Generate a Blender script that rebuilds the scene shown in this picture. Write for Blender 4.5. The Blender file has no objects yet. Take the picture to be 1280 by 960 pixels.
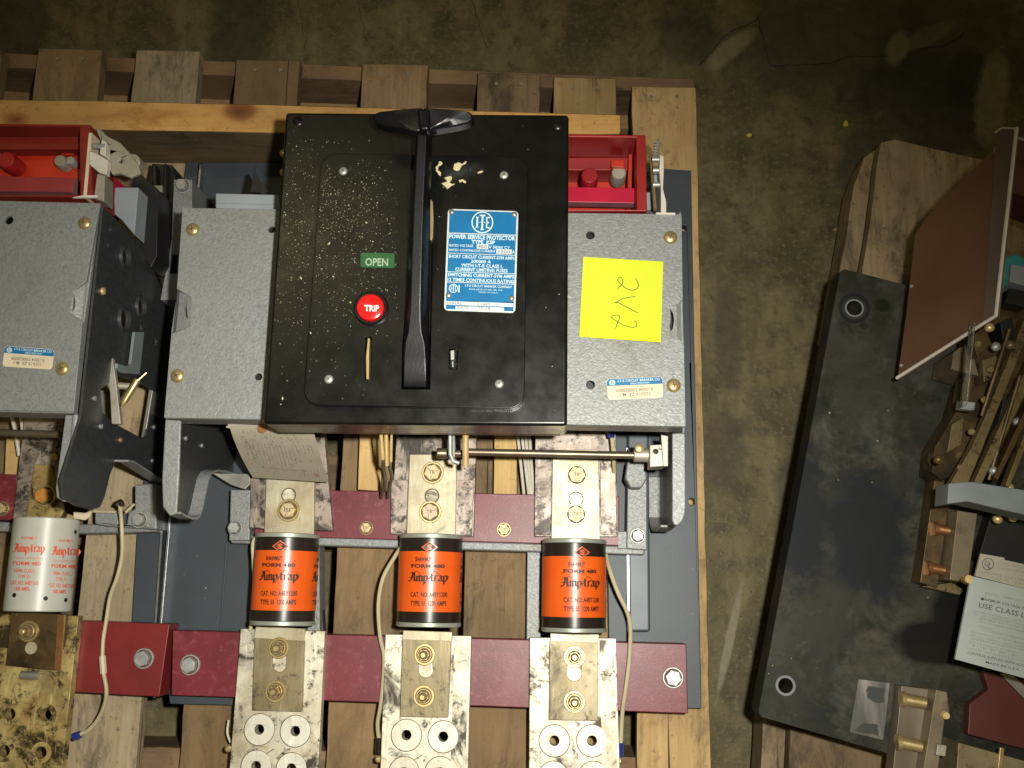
import bpy, bmesh, math, random
from mathutils import Vector, Matrix, noise
from mathutils.geometry import tessellate_polygon

random.seed(7)
S = bpy.context.scene
COL = S.collection

# ------------------------------------------------------------------ camera
H = 1.22; F = 1250.0
_z = Vector((50, 261, F)).normalized()
_y = Vector((108, -5980, F)).normalized(); _y = (_y - _z * _y.dot(_z)).normalized()
_up = -_z
_x = _y.cross(_up)
C0 = Vector((0, 0, H))
def camvec(r, d, f):                       # camera (right, down, forward) -> world
    v = Vector((r, d, f)); return Vector((v.dot(_x), v.dot(_y), v.dot(_up)))
cam = bpy.data.cameras.new('camera'); camo = bpy.data.objects.new('camera', cam); COL.objects.link(camo)
r_, u_, b_ = camvec(1, 0, 0), camvec(0, -1, 0), camvec(0, 0, -1)
camo.matrix_world = Matrix(((r_.x, u_.x, b_.x, 0), (r_.y, u_.y, b_.y, 0), (r_.z, u_.z, b_.z, H), (0, 0, 0, 1)))
cam.sensor_width = 36; cam.lens = 36 * F / 1280; cam.clip_start = .02; cam.clip_end = 50
S.camera = camo

# ------------------------------------------------------------------ light
W = bpy.data.worlds.new('World'); S.world = W; W.use_nodes = True
bg = W.node_tree.nodes['Background']; bg.inputs[0].default_value = (.95, .82, .36, 1); bg.inputs[1].default_value = .08
fl = bpy.data.lights.new('camera_flash', 'SPOT'); fl.energy = 61; fl.color = (1, .98, .87)
fl.shadow_soft_size = .013; fl.spot_size = math.radians(85); fl.spot_blend = 1.0
flo = bpy.data.objects.new('camera_flash', fl); COL.objects.link(flo)
flo.location = (.062, .035, 1.215)
aim = Vector((-.14, -.01, .15)); flo.rotation_euler = (aim - flo.location).to_track_quat('-Z', 'Y').to_euler()
for nm, loc, sx, en in (('warehouse_lamp', (-1.6, 1.8, 4.6), 1.2, 9), ('warehouse_lamp', (1.8, -2.2, 4.6), 1.2, 6)):
    al = bpy.data.lights.new(nm, 'AREA'); al.energy = en; al.color = (1, .82, .45); al.shape = 'RECTANGLE'; al.size = sx; al.size_y = .3
    ao = bpy.data.objects.new(nm, al); COL.objects.link(ao); ao.location = loc
S.view_settings.view_transform = 'Standard'; S.view_settings.look = 'None'; S.view_settings.gamma = 1
S.view_settings.exposure = 0.0

# ------------------------------------------------------------------ unprojection: photo pixel -> point of the place
def ray(px, py): return camvec(px - 640, py - 480, F)
def P(px, py, z):
    d = ray(px, py); t = (z - H) / d.z; return C0 + d * t
def PX(px, py, x):
    d = ray(px, py); return C0 + d * (x / d.x)
def PP(px, py, o, n):
    d = ray(px, py); return C0 + d * ((o - C0).dot(n) / d.dot(n))
def pl(pts, z): return [P(a, b, z) for a, b in pts]
def plx(pts, x, zmin=None):
    r = [PX(a, b, x) for a, b in pts]
    if zmin is not None:
        for v in r: v.z = max(v.z, zmin)
    return r

# ------------------------------------------------------------------ materials
def newmat(name):
    m = bpy.data.materials.new(name); m.use_nodes = True
    nt = m.node_tree; return m, nt, nt.nodes['Principled BSDF'], nt.links
def N(nt, t, **k):
    n = nt.nodes.new(t)
    for a, b in k.items(): setattr(n, a, b)
    return n
def coords(nt, scale=(1, 1, 1), rnd=True):
    tc = N(nt, 'ShaderNodeTexCoord'); mp = N(nt, 'ShaderNodeMapping'); mp.inputs['Scale'].default_value = scale
    nt.links.new(tc.outputs['Object'], mp.inputs['Vector'])
    if rnd:
        oi = N(nt, 'ShaderNodeObjectInfo'); vm = N(nt, 'ShaderNodeVectorMath', operation='SCALE'); vm.inputs[0].default_value = (13, 7, 5)
        nt.links.new(oi.outputs['Random'], vm.inputs['Scale']); nt.links.new(vm.outputs[0], mp.inputs['Location'])
    return mp.outputs[0]
def nz(nt, vec, sc, det=4, rough=.55, dist=0):
    n = N(nt, 'ShaderNodeTexNoise'); n.inputs['Scale'].default_value = sc; n.inputs['Detail'].default_value = det
    n.inputs['Roughness'].default_value = rough; n.inputs['Distortion'].default_value = dist
    nt.links.new(vec, n.inputs['Vector']); return n.outputs['Fac']
def ramp(nt, fac, a, b, ca=(0, 0, 0), cb=(1, 1, 1)):
    r = N(nt, 'ShaderNodeValToRGB'); e = r.color_ramp.elements
    e[0].position = a; e[1].position = b; e[0].color = (*ca, 1); e[1].color = (*cb, 1)
    nt.links.new(fac, r.inputs[0]); return r.outputs[0]
def mixc(nt, fac, a, b, mode='MIX'):
    m = N(nt, 'ShaderNodeMix', data_type='RGBA', blend_type=mode)
    for i, v in ((0, fac), (6, a), (7, b)):
        if isinstance(v, (tuple, list)): m.inputs[i].default_value = (*v, 1)
        elif isinstance(v, (int, float)): m.inputs[i].default_value = v
        else: nt.links.new(v, m.inputs[i])
    return m.outputs[2]
def bump(nt, bs, h, strength, dist=.001):
    b = N(nt, 'ShaderNodeBump'); b.inputs['Strength'].default_value = strength; b.inputs['Distance'].default_value = dist
    nt.links.new(h, b.inputs['Height']); nt.links.new(b.outputs[0], bs.inputs['Normal'])
def M(name, c1, c2=None, sc=40, lo=.35, hi=.65, rough=.5, metal=0.0, bsc=0, bst=.3, bd=.0005, spots=None, spec=None, coat=0, stretch=(1, 1, 1), rvar=0, det=5):
    m, nt, bs, lk = newmat(name)
    v = coords(nt, stretch)
    f = nz(nt, v, sc, det)
    c = mixc(nt, ramp(nt, f, lo, hi), c1, c2 or tuple(x * .8 for x in c1))
    if spots:                                  # list of (colour, scale, lo, hi)
        for col, s2, a, b in spots:
            g = nz(nt, v, s2, 6, .65, .4); c = mixc(nt, ramp(nt, g, a, b), c, col)
    lk.new(c, bs.inputs['Base Color'])
    bs.inputs['Metallic'].default_value = metal
    if rvar:
        rr = N(nt, 'ShaderNodeMapRange'); rr.inputs['To Min'].default_value = rough - rvar; rr.inputs['To Max'].default_value = rough + rvar
        lk.new(nz(nt, v, sc * 1.7, 4), rr.inputs[0]); lk.new(rr.outputs[0], bs.inputs['Roughness'])
    else: bs.inputs['Roughness'].default_value = rough
    if spec is not None: bs.inputs['Specular IOR Level'].default_value = spec
    bs.inputs['Coat Weight'].default_value = coat; bs.inputs['Coat Roughness'].default_value = .12
    if bsc: bump(nt, bs, nz(nt, v, bsc, 4), bst, bd)
    return m
def wood(name, c1, c2, stain=(.05, .04, .03), axis='Y', k=1.0, knots=()):
    m, nt, bs, lk = newmat(name)
    s = (55, 2.2, 55) if axis == 'Y' else (2.2, 55, 55)
    v = coords(nt, s); v2 = coords(nt)
    g = nz(nt, v, 1.0, 6, .6, .6); g2 = nz(nt, v, 4.5, 4, .7)
    c = mixc(nt, ramp(nt, g, .3, .7), c1, c2)
    c = mixc(nt, ramp(nt, g2, .45, .85), c, tuple(x * .72 for x in c2))
    blot = nz(nt, v2, 9, 5, .6)
    c = mixc(nt, ramp(nt, blot, .44, .70), c, tuple(a * .45 + b_ * .55 for a, b_ in zip(stain, c2)))
    bl2 = nz(nt, coords(nt, (1, .35, 1) if axis == 'Y' else (.35, 1, 1)), 30, 6, .75, .5); c = mixc(nt, ramp(nt, bl2, .50, .66), c, stain); dd = nz(nt, v2, 120, 4, .7); c = mixc(nt, ramp(nt, dd, .60, .74), c, tuple(x * .6 for x in stain)); hh = nz(nt, v2, 5, 3); c = mixc(nt, ramp(nt, hh, .45, .65), c, mixc(nt, .4, c, (.36, .22, .10))); g3 = nz(nt, coords(nt, (90, 1.1, 90) if axis == 'Y' else (1.1, 90, 90)), 1.3, 3, .5); c = mixc(nt, ramp(nt, g3, .70, .73), c, (.035, .024, .014))
    sm = nz(nt, v2, 38, 5, .7); c = mixc(nt, ramp(nt, sm, .62, .8), c, tuple(x * .8 for x in stain))
    oi = N(nt, 'ShaderNodeObjectInfo'); mr = N(nt, 'ShaderNodeMapRange'); mr.inputs['To Min'].default_value = .72; mr.inputs['To Max'].default_value = 1.22
    lk.new(oi.outputs['Random'], mr.inputs[0])
    hs = N(nt, 'ShaderNodeHueSaturation'); lk.new(mr.outputs[0], hs.inputs['Value']); lk.new(c, hs.inputs['Color']); c = hs.outputs[0]
    for (kx, ky, kz, rad, kc) in knots:        # a knot in the wood at a place of its own (object coordinates)
        tc = N(nt, 'ShaderNodeTexCoord'); sb = N(nt, 'ShaderNodeVectorMath', operation='SUBTRACT'); sb.inputs[1].default_value = (kx, ky, kz)
        lk.new(tc.outputs['Object'], sb.inputs[0])
        mu = N(nt, 'ShaderNodeVectorMath', operation='MULTIPLY'); mu.inputs[1].default_value = (.75, 1.25, .4); lk.new(sb.outputs[0], mu.inputs[0])
        ln = N(nt, 'ShaderNodeVectorMath', operation='LENGTH'); lk.new(mu.outputs[0], ln.inputs[0])
        ad = N(nt, 'ShaderNodeMath', operation='MULTIPLY_ADD'); lk.new(nz(nt, v2, 60, 3), ad.inputs[0]); ad.inputs[1].default_value = rad * .5; lk.new(ln.outputs['Value'], ad.inputs[2])
        c = mixc(nt, ramp(nt, ad.outputs[0], rad * 1.2, rad * 1.9, (1, 1, 1), (0, 0, 0)), c, kc)
        c = mixc(nt, ramp(nt, ad.outputs[0], rad * .55, rad * .9, (1, 1, 1), (0, 0, 0)), c, tuple(x * .6 for x in kc))
    lk.new(c, bs.inputs['Base Color']); bs.inputs['Roughness'].default_value = .75; bs.inputs['Specular IOR Level'].default_value = .25
    bump(nt, bs, g2, .5, .0006)
    return m

m_wood = wood('weathered_wood', (.275, .19, .105), (.185, .122, .064), (.075, .053, .034))
m_wood_pale = wood('pale_pallet_wood', (.50, .345, .16), (.38, .25, .11), (.15, .105, .055))
m_wood_ash = wood('ashen_pallet_wood', (.36, .285, .185), (.26, .20, .125), (.11, .085, .06))
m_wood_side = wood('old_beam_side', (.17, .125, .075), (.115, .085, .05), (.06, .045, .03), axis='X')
m_wood_x = wood('stringer_wood', (.24, .155, .085), (.17, .10, .06), (.07, .05, .03), axis='X')
m_wood_xpale = wood('lower_board_wood', (.44, .29, .14), (.32, .20, .09), (.15, .10, .05), axis='X')
m_wood_grey = wood('grey_old_wood', (.38, .28, .165), (.28, .20, .115), (.10, .075, .05))
m_spacer = wood('spacer_wood', (.72, .50, .22), (.62, .41, .17), (.5, .32, .14))
m_hammer, nt, bs, lk = newmat('hammered_grey_paint')
v = coords(nt, rnd=False); n1 = nz(nt, v, 270, 3, .6, .8); n2 = nz(nt, v, 9, 3); n3 = nz(nt, v, 420, 3)
c = mixc(nt, ramp(nt, n1, .36, .66), (.145, .155, .165), (.285, .298, .315)); c = mixc(nt, ramp(nt, n3, .35, .7), c, (.27, .275, .28))
c = mixc(nt, ramp(nt, n2, .3, .85), c, (.23, .228, .21)); sm = nz(nt, v, 16, 7, .75, .4); c = mixc(nt, ramp(nt, sm, .56, .72), c, (.17, .165, .14)); c = mixc(nt, ramp(nt, nz(nt, v, 60, 5, .7), .70, .76), c, (.09, .085, .07)); lk.new(c, bs.inputs['Base Color'])
bs.inputs['Metallic'].default_value = .20; bs.inputs['Roughness'].default_value = .48
bump(nt, bs, n1, .55, .0012)
m_hammer_shade = M('shaded_hammered_paint', (.075, .078, .08), (.055, .058, .06), 200, rough=.42, metal=.45, bsc=260, bst=.3)  # darker copy of the hammered grey: shade at grazing angles put into colour
m_slate = M('slate_blue_paint', (.042, .054, .067), (.033, .042, .052), 14, rough=.5, bsc=420, bst=.12, spots=[((.12, .13, .14), 55, .68, .8)])
m_lip = M('worn_steel_edge', (.5, .52, .55), (.3, .32, .34), 80, rough=.35, metal=.9)
m_black = M('black_enamel', (.0030, .0033, .0030), (.0048, .0050, .0044), 30, rough=.27, bsc=900, bst=.08, bd=.0003, rvar=.13, spec=.40, spots=[((.008, .0085, .006), 22, .52, .8)])
m_black_h = M('black_textured_handle', (.0035, .0035, .0045), (.006, .006, .007), 60, rough=.28, bsc=600, bst=.25, bd=.0003, spec=.4)
m_blackpl = M('black_plastic', (.014, .014, .014), None, 60, rough=.45)
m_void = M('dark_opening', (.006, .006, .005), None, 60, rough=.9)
m_dust = M('pale_dust', (.66, .62, .38), (.34, .36, .26), 1500, rough=.7)
m_chip = M('cream_glue_residue', (.62, .53, .32), (.48, .40, .22), 200, rough=.6)
m_maroon = M('maroon_fibreglass', (.17, .018, .030), (.13, .014, .024), 25, rough=.42, bsc=500, bst=.15, spots=[((.26, .07, .08), 130, .54, .78), ((.09, .012, .02), 60, .58, .8), ((.27, .10, .11), 12, .56, .85)])
m_maroon_l = M('brick_red_fibreglass', (.19, .019, .020), (.145, .015, .016), 25, rough=.4, bsc=500, bst=.12)
m_red = M('red_fibreglass', (.32, .014, .012), (.22, .009, .010), 18, rough=.42, bsc=300, bst=.12, spots=[((.5, .06, .03), 60, .6, .8)])
m_red_darker = M('darker_red_fibreglass', (.23, .017, .009), (.16, .012, .007), 18, rough=.5, bsc=300, bst=.12, spots=[((.26, .05, .04), 60, .6, .8)])  # darker, more orange red for the left housing
m_redor = M('orange_red_fibreglass', (.55, .035, .010), (.42, .02, .008), 20, rough=.45)
m_pink = M('crimson_strip', (.50, .010, .045), (.40, .008, .035), 30, rough=.35)
m_mauve = M('mauve_edge', (.30, .12, .15), None, 40, rough=.4)
def plated(name, a, b, dark, rust, lo=.5, metal=.34, rough=.47, st=(1, 1, 1)):
    m, nt, bs, lk = newmat(name); v = coords(nt, st); vs = coords(nt, (st[0] * 1, st[1] * .16, 1)); mid = tuple((x * .35 + y * .65) for x, y in zip(a, dark))
    c = mixc(nt, ramp(nt, nz(nt, v, 24, 5), .35, .65), a, b)
    c = mixc(nt, ramp(nt, nz(nt, v, 28, 6, .65, .4), .48, .72), c, rust)
    c = mixc(nt, ramp(nt, nz(nt, v, 16, 7, .72, .3), lo - .02, lo + .16), c, mid)
    c = mixc(nt, ramp(nt, nz(nt, v, 62, 7, .78, .3), lo - .005, lo + .09), c, dark); c = mixc(nt, ramp(nt, nz(nt, v, 13, 5, .7, .8), lo + .03, lo + .10), c, dark)
    c = mixc(nt, ramp(nt, nz(nt, vs, 190, 4, .6), .62, .82), c, tuple(x * .55 + y * .45 for x, y in zip(b, dark)))     # fine scratches along the bar
    c = mixc(nt, ramp(nt, nz(nt, vs, 130, 3, .6), .62, .74), c, tuple(min(x * 1.2, .9) for x in a))
    c = mixc(nt, ramp(nt, nz(nt, v, 230, 3, .6), .68, .76), c, dark)
    lk.new(c, bs.inputs['Base Color']); bs.inputs['Metallic'].default_value = metal
    rr = N(nt, 'ShaderNodeMapRange'); rr.inputs['To Min'].default_value = rough - .14; rr.inputs['To Max'].default_value = rough + .14; lk.new(nz(nt, v, 40, 5), rr.inputs[0]); lk.new(rr.outputs[0], bs.inputs['Roughness'])
    bump(nt, bs, nz(nt, vs, 150, 4), .35, .0006); return m
m_silver = plated('stained_silver_plating', (.76, .71, .58), (.56, .51, .39), (.05, .038, .024), (.38, .30, .19), .54)
m_silver_dirty = plated('scuffed_silver_plating', (.42, .35, .30), (.31, .245, .205), (.04, .032, .026), (.22, .16, .12), .50)
m_silver_yel = plated('yellowed_silver_plating', (.58, .46, .20), (.42, .30, .11), (.045, .03, .014), (.26, .15, .05), .51)
m_blade = plated('tarnished_fuse_blade', (.54, .49, .36), (.40, .34, .22), (.14, .10, .06), (.36, .29, .18), .60)
m_disc = plated('bright_silver_disc', (.74, .71, .62), (.62, .58, .48), (.2, .15, .1), (.55, .47, .33), .64)
m_tan = plated('tan_tarnished_copper', (.27, .215, .12), (.20, .155, .08), (.07, .05, .028), (.33, .275, .17), .56, .35, .46, (1, .8, 1))
m_copper = plated('bare_copper', (.55, .27, .12), (.42, .20, .08), (.15, .07, .03), (.40, .22, .10), .62, .8, .35)
m_copper_dk = M('aged_copper_bar', (.15, .095, .04), (.075, .045, .018), 38, rough=.42, metal=.5, bsc=80, bst=.3, spots=[((.03, .022, .012), 24, .50, .68), ((.25, .17, .075), 90, .62, .75)])
m_brass = M('yellow_chromate_zinc', (.60, .47, .23), (.46, .34, .15), 120, rough=.36, metal=.7, bsc=300, bst=.1)
m_brass_hi = M('polished_brass', (.90, .68, .34), (.80, .56, .24), 120, rough=.38, metal=.55)
m_pale_head = M('pale_gold_bolt_head', (.56, .45, .27), (.48, .37, .20), 160, rough=.5, metal=.3)
m_pink_head = M('pinkish_bolt_head', (.56, .40, .30), (.50, .34, .24), 160, rough=.5, metal=.3)
m_orange_head = M('orange_bolt_head', (.80, .35, .08), (.68, .28, .06), 160, rough=.4, metal=.5)
m_mark = M('stamped_mark', (.10, .06, .03), None, 100, rough=.6)
m_steel = M('zinc_steel', (.46, .47, .46), (.34, .35, .34), 120, rough=.46, metal=.55, bsc=300, bst=.12)
m_steel_d = M('dull_steel', (.42, .40, .36), (.30, .28, .25), 60, rough=.42, metal=.7)
m_rod = M('brownish_steel_rod', (.24, .19, .13), (.17, .13, .09), 50, rough=.38, metal=.7)
m_cast = M('cast_collar_metal', (.46, .42, .35), (.36, .33, .27), 90, rough=.5, metal=.5, bsc=300, bst=.3)
m_orange = M('orange_fuse_wrap', (.74, .110, .010), (.68, .090, .008), 30, rough=.34, spec=.5, coat=.10)
m_fblack = M('dark_brown_fuse_tube', (.016, .011, .008), (.022, .016, .012), 40, rough=.30, spec=.35)
m_rim = M('grey_green_fuse_rim', (.36, .37, .33), (.30, .31, .27), 60, rough=.42, metal=.3)
m_ink = M('black_ink', (.035, .012, .008), None, 60, rough=.5)
m_fwhite = M('off_white_fuse_tube', (.50, .50, .46), (.44, .43, .38), 22, rough=.38, spots=[((.55, .45, .33), 14, .6, .85)])
m_redink = M('orange_red_ink', (.70, .09, .03), None, 60, rough=.5)
m_green = M('green_indicator', (.02, .11, .038), (.017, .085, .028), 80, rough=.3)
m_wpaint = M('white_lettering', (.80, .80, .76), None, 60, rough=.5)
m_dullw = M('worn_pale_lettering', (.34, .44, .32), None, 60, rough=.5)
m_btn = M('red_push_button', (.62, .012, .012), (.55, .010, .010), 60, rough=.2, coat=.5)
m_blue = M('blue_nameplate_enamel', (.004, .145, .34), (.006, .12, .29), 60, rough=.32)
m_platem = M('bare_aluminium_border', (.70, .74, .74), (.6, .64, .64), 100, rough=.4, metal=.4)
m_ltblue = M('pale_plate_lettering', (.62, .76, .80), None, 60, rough=.5)
m_cream = M('cream_label_paper', (.68, .58, .42), (.60, .50, .36), 50, rough=.7)
m_postit = M('yellow_sticky_paper', (.64, .70, .014), (.58, .64, .012), 8, rough=.65)
m_pencil = M('grey_pen_line', (.10, .12, .02), None, 100, rough=.7)
m_tag = M('grey_paper_tag', (.46, .41, .33), (.40, .355, .28), 30, rough=.75, spots=[((.33, .28, .21), 16, .6, .8)])
m_tagink = M('faint_tag_ink', (.20, .18, .15), None, 60, rough=.8)
m_tagred = M('red_tag_stamp', (.55, .16, .10), None, 60, rough=.8)
m_greyblk = M('light_grey_moulding', (.30, .325, .36), (.26, .28, .31), 30, rough=.5)
m_insul = M('bluish_grey_insulator', (.20, .225, .24), (.17, .19, .20), 40, rough=.55)
m_wire = M('cream_wire_sleeve', (.52, .45, .30), (.42, .35, .22), 70, rough=.55, stretch=(1, .2, 1))
m_blue_t = M('blue_crimp_sleeve', (.015, .035, .22), None, 60, rough=.35)
m_darkpan, nt, bs, lk = newmat('grimy_dark_panel')
v = coords(nt, rnd=False); a1 = nz(nt, v, 7, 6, .65, .6); a2 = nz(nt, v, 28, 6, .7); a3 = nz(nt, v, 110, 3)
c = mixc(nt, ramp(nt, a1, .36, .66), (.018, .020, .018), (.050, .046, .034)); c = mixc(nt, ramp(nt, a2, .5, .72), c, (.012, .015, .008))
c = mixc(nt, ramp(nt, a3, .72, .80), c, (.08, .075, .06)); c = mixc(nt, ramp(nt, nz(nt, v, 19, 7, .75, .3), .50, .68), c, (.075, .070, .052)); panel_c = c; lk.new(c, bs.inputs['Base Color']); panel_nt = nt; bs.inputs['Roughness'].default_value = .58; bs.inputs['Specular IOR Level'].default_value = .12; bump(nt, bs, a3, .15, .0005)
m_phen = M('brown_phenolic_sheet', (.155, .078, .045), (.125, .060, .032), 12, rough=.38, bsc=600, bst=.1)
m_phen2 = M('pale_brown_sheet_strip', (.14, .10, .08), (.12, .085, .07), 12, rough=.4)
m_edge = M('pale_cut_edge', (.66, .60, .54), (.56, .50, .44), 80, rough=.5)
m_clear, nt, bs, lk = newmat('clear_plastic_sheet')
bs.inputs['Base Color'].default_value = (.92, .93, .92, 1); bs.inputs['Transmission Weight'].default_value = .95; bs.inputs['Roughness'].default_value = .06; bs.inputs['IOR'].default_value = 1.2
m_lugend = M('tan_bare_lug', (.22, .17, .105), (.15, .115, .07), 40, rough=.5, metal=.2, bsc=200, spots=[((.07, .05, .03), 34, .54, .74)])
m_tan_dk = plated('grimy_brass_blade', (.25, .185, .085), (.16, .115, .05), (.03, .022, .012), (.20, .14, .07), .55, .45, .40)
m_teal = M('teal_plastic', (.04, .26, .26), (.03, .2, .2), 50, rough=.5)
m_lbl = M('pale_grey_instruction_plate', (.36, .39, .37), (.32, .35, .33), 30, rough=.5)
m_lblc = M('cream_approval_label', (.40, .37, .28), (.36, .33, .25), 30, rough=.6)
m_lblink = M('grey_plate_lettering', (.10, .11, .11), None, 60, rough=.6)
m_lblink2 = M('faint_plate_lettering', (.27, .28, .26), None, 60, rough=.6)
m_bare = M('smeared_bare_metal', (.30, .27, .255), (.09, .085, .078), 26, rough=.45, metal=.3, stretch=(2, .3, 1), spots=[((.05, .055, .045), 22, .55, .68)])
# floor: oil-stained concrete
m_floor, nt, bs, lk = newmat('oil_stained_concrete')
v = coords(nt, rnd=False); vs = coords(nt, (3.2, .8, 1), False)
f1 = nz(nt, v, 3.1, 7, .62, .5); f2 = nz(nt, v, 11, 7, .7, .4); f3 = nz(nt, vs, 9, 5, .6, .3); f4 = nz(nt, v, 170, 3)
c = mixc(nt, ramp(nt, f3, .32, .7), (.180, .145, .070), (.092, .072, .032))
c = mixc(nt, ramp(nt, f2, .45, .62), c, (.068, .056, .026)); c = mixc(nt, ramp(nt, f1, .50, .66), c, (.118, .100, .048)); f5 = nz(nt, v, 42, 6, .75); c = mixc(nt, ramp(nt, f5, .50, .72), c, (.045, .036, .018))
c = mixc(nt, ramp(nt, f4, .55, .75), c, (.17, .14, .085))
# grease patches, each with a place of its own on the floor
def patch(nt, cx, cy, rx, ry, edge, seed, rot=0, soft=.35):
    lk = nt.links; tc = N(nt, 'ShaderNodeTexCoord'); m1 = N(nt, 'ShaderNodeMapping'); ca, sa = math.cos(rot), math.sin(rot)
    m1.inputs['Rotation'].default_value = (0, 0, rot); m1.inputs['Location'].default_value = (-(ca * cx - sa * cy), -(sa * cx + ca * cy), 0); lk.new(tc.outputs['Object'], m1.inputs[0])
    mp = N(nt, 'ShaderNodeMapping'); mp.inputs['Scale'].default_value = (1 / rx, 1 / ry, 0); lk.new(m1.outputs[0], mp.inputs[0])
    ln = N(nt, 'ShaderNodeVectorMath', operation='LENGTH'); lk.new(mp.outputs[0], ln.inputs[0])
    mp2 = N(nt, 'ShaderNodeMapping'); mp2.inputs['Location'].default_value = (seed, seed * 2, 0); lk.new(tc.outputs['Object'], mp2.inputs[0])
    ad = N(nt, 'ShaderNodeMath', operation='MULTIPLY_ADD'); lk.new(nz(nt, mp2.outputs[0], 13 if rx > .03 else 60, 6, .7, .5), ad.inputs[0]); ad.inputs[1].default_value = edge; lk.new(ln.outputs['Value'], ad.inputs[2])
    hf = N(nt, 'ShaderNodeMath', operation='MULTIPLY'); lk.new(ad.outputs[0], hf.inputs[0]); hf.inputs[1].default_value = .3
    t0 = (1 + edge * .5) * .3; return ramp(nt, hf.outputs[0], max(t0 - soft * .3, 0), t0, (1, 1, 1), (0, 0, 0))
for (px, py, rx, ry, e, sd, rot, colr) in ((1040, 60, .17, .10, 1.6, 3, 0, (.070, .062, .034)), (1200, 60, .13, .12, 1.6, 4, 0, (.050, .044, .025)), (1150, 130, .10, .09, 1.9, 5, .4, (.035, .031, .020)), (1215, 100, .035, .05, 1.2, 6, 0, (.022, .019, .012)),
                                      (860, 45, .05, .05, 1.2, 9, .6, (.06, .053, .03)), (300, 40, .05, .20, 1.6, 21, 0, (.05, .045, .024)), (20, 30, .05, .1, 1.2, 22, 0, (.05, .045, .024)), (1085, 200, .05, .06, 1.5, 24, 0, (.06, .05, .03)),
                                      (912, 62, .050, .015, .6, 12, -.72, (.26, .225, .135)), (1240, 120, .024, .075, .7, 13, .22, (.24, .205, .12)), (1160, 45, .045, .014, 1.0, 14, -.5, (.13, .112, .065)), (1122, 60, .016, .03, .6, 15, .4, (.22, .19, .11)),
                                      (912, 800, .006, .080, .7, 30, .24, (.27, .235, .165)), (1000, 640, .035, .14, 1.2, 17, .1, (.07, .056, .036)), (905, 560, .03, .06, 1.2, 19, 0, (.085, .068, .04)), (910, 420, .02, .09, 1.2, 20, 0, (.085, .068, .04))):
    q = P(px, py, 0); pc = mixc(nt, .72, c, colr); pc = mixc(nt, ramp(nt, nz(nt, v, 33 + sd, 6, .75), .42, .68), pc, mixc(nt, .5, pc, tuple(x * .35 for x in colr))); c = mixc(nt, patch(nt, q.x, q.y, rx, ry, e, sd, rot), c, pc)
lk.new(c, bs.inputs['Base Color']); bs.inputs['Roughness'].default_value = .68; bs.inputs['Specular IOR Level'].default_value = .3
bump(nt, bs, f4, .35, .0008)

# ------------------------------------------------------------------ mesh builder
_tc = {}
def textmesh(s, bold=0.0):
    k = (s, bold)
    if k in _tc: return _tc[k]
    cu = bpy.data.curves.new('t', 'FONT'); cu.body = s; cu.resolution_u = 2; cu.offset = bold; cu.size = 1
    o = bpy.data.objects.new('t', cu); COL.objects.link(o); bpy.context.view_layer.update()
    me = o.evaluated_get(bpy.context.evaluated_depsgraph_get()).to_mesh()
    vs = [(q.co.x, q.co.y) for q in me.vertices]; fs = [tuple(p.vertices) for p in me.polygons]
    bpy.data.objects.remove(o); bpy.data.curves.remove(cu)
    x0 = min(a for a, b in vs); x1 = max(a for a, b in vs)
    _tc[k] = ([((a - x0) / (x1 - x0), b / .7) for a, b in vs], fs); return _tc[k]

def wloc(o):
    l = Vector(o.location)
    while o.parent: o = o.parent; l = l + Vector(o.location)
    return l

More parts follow.
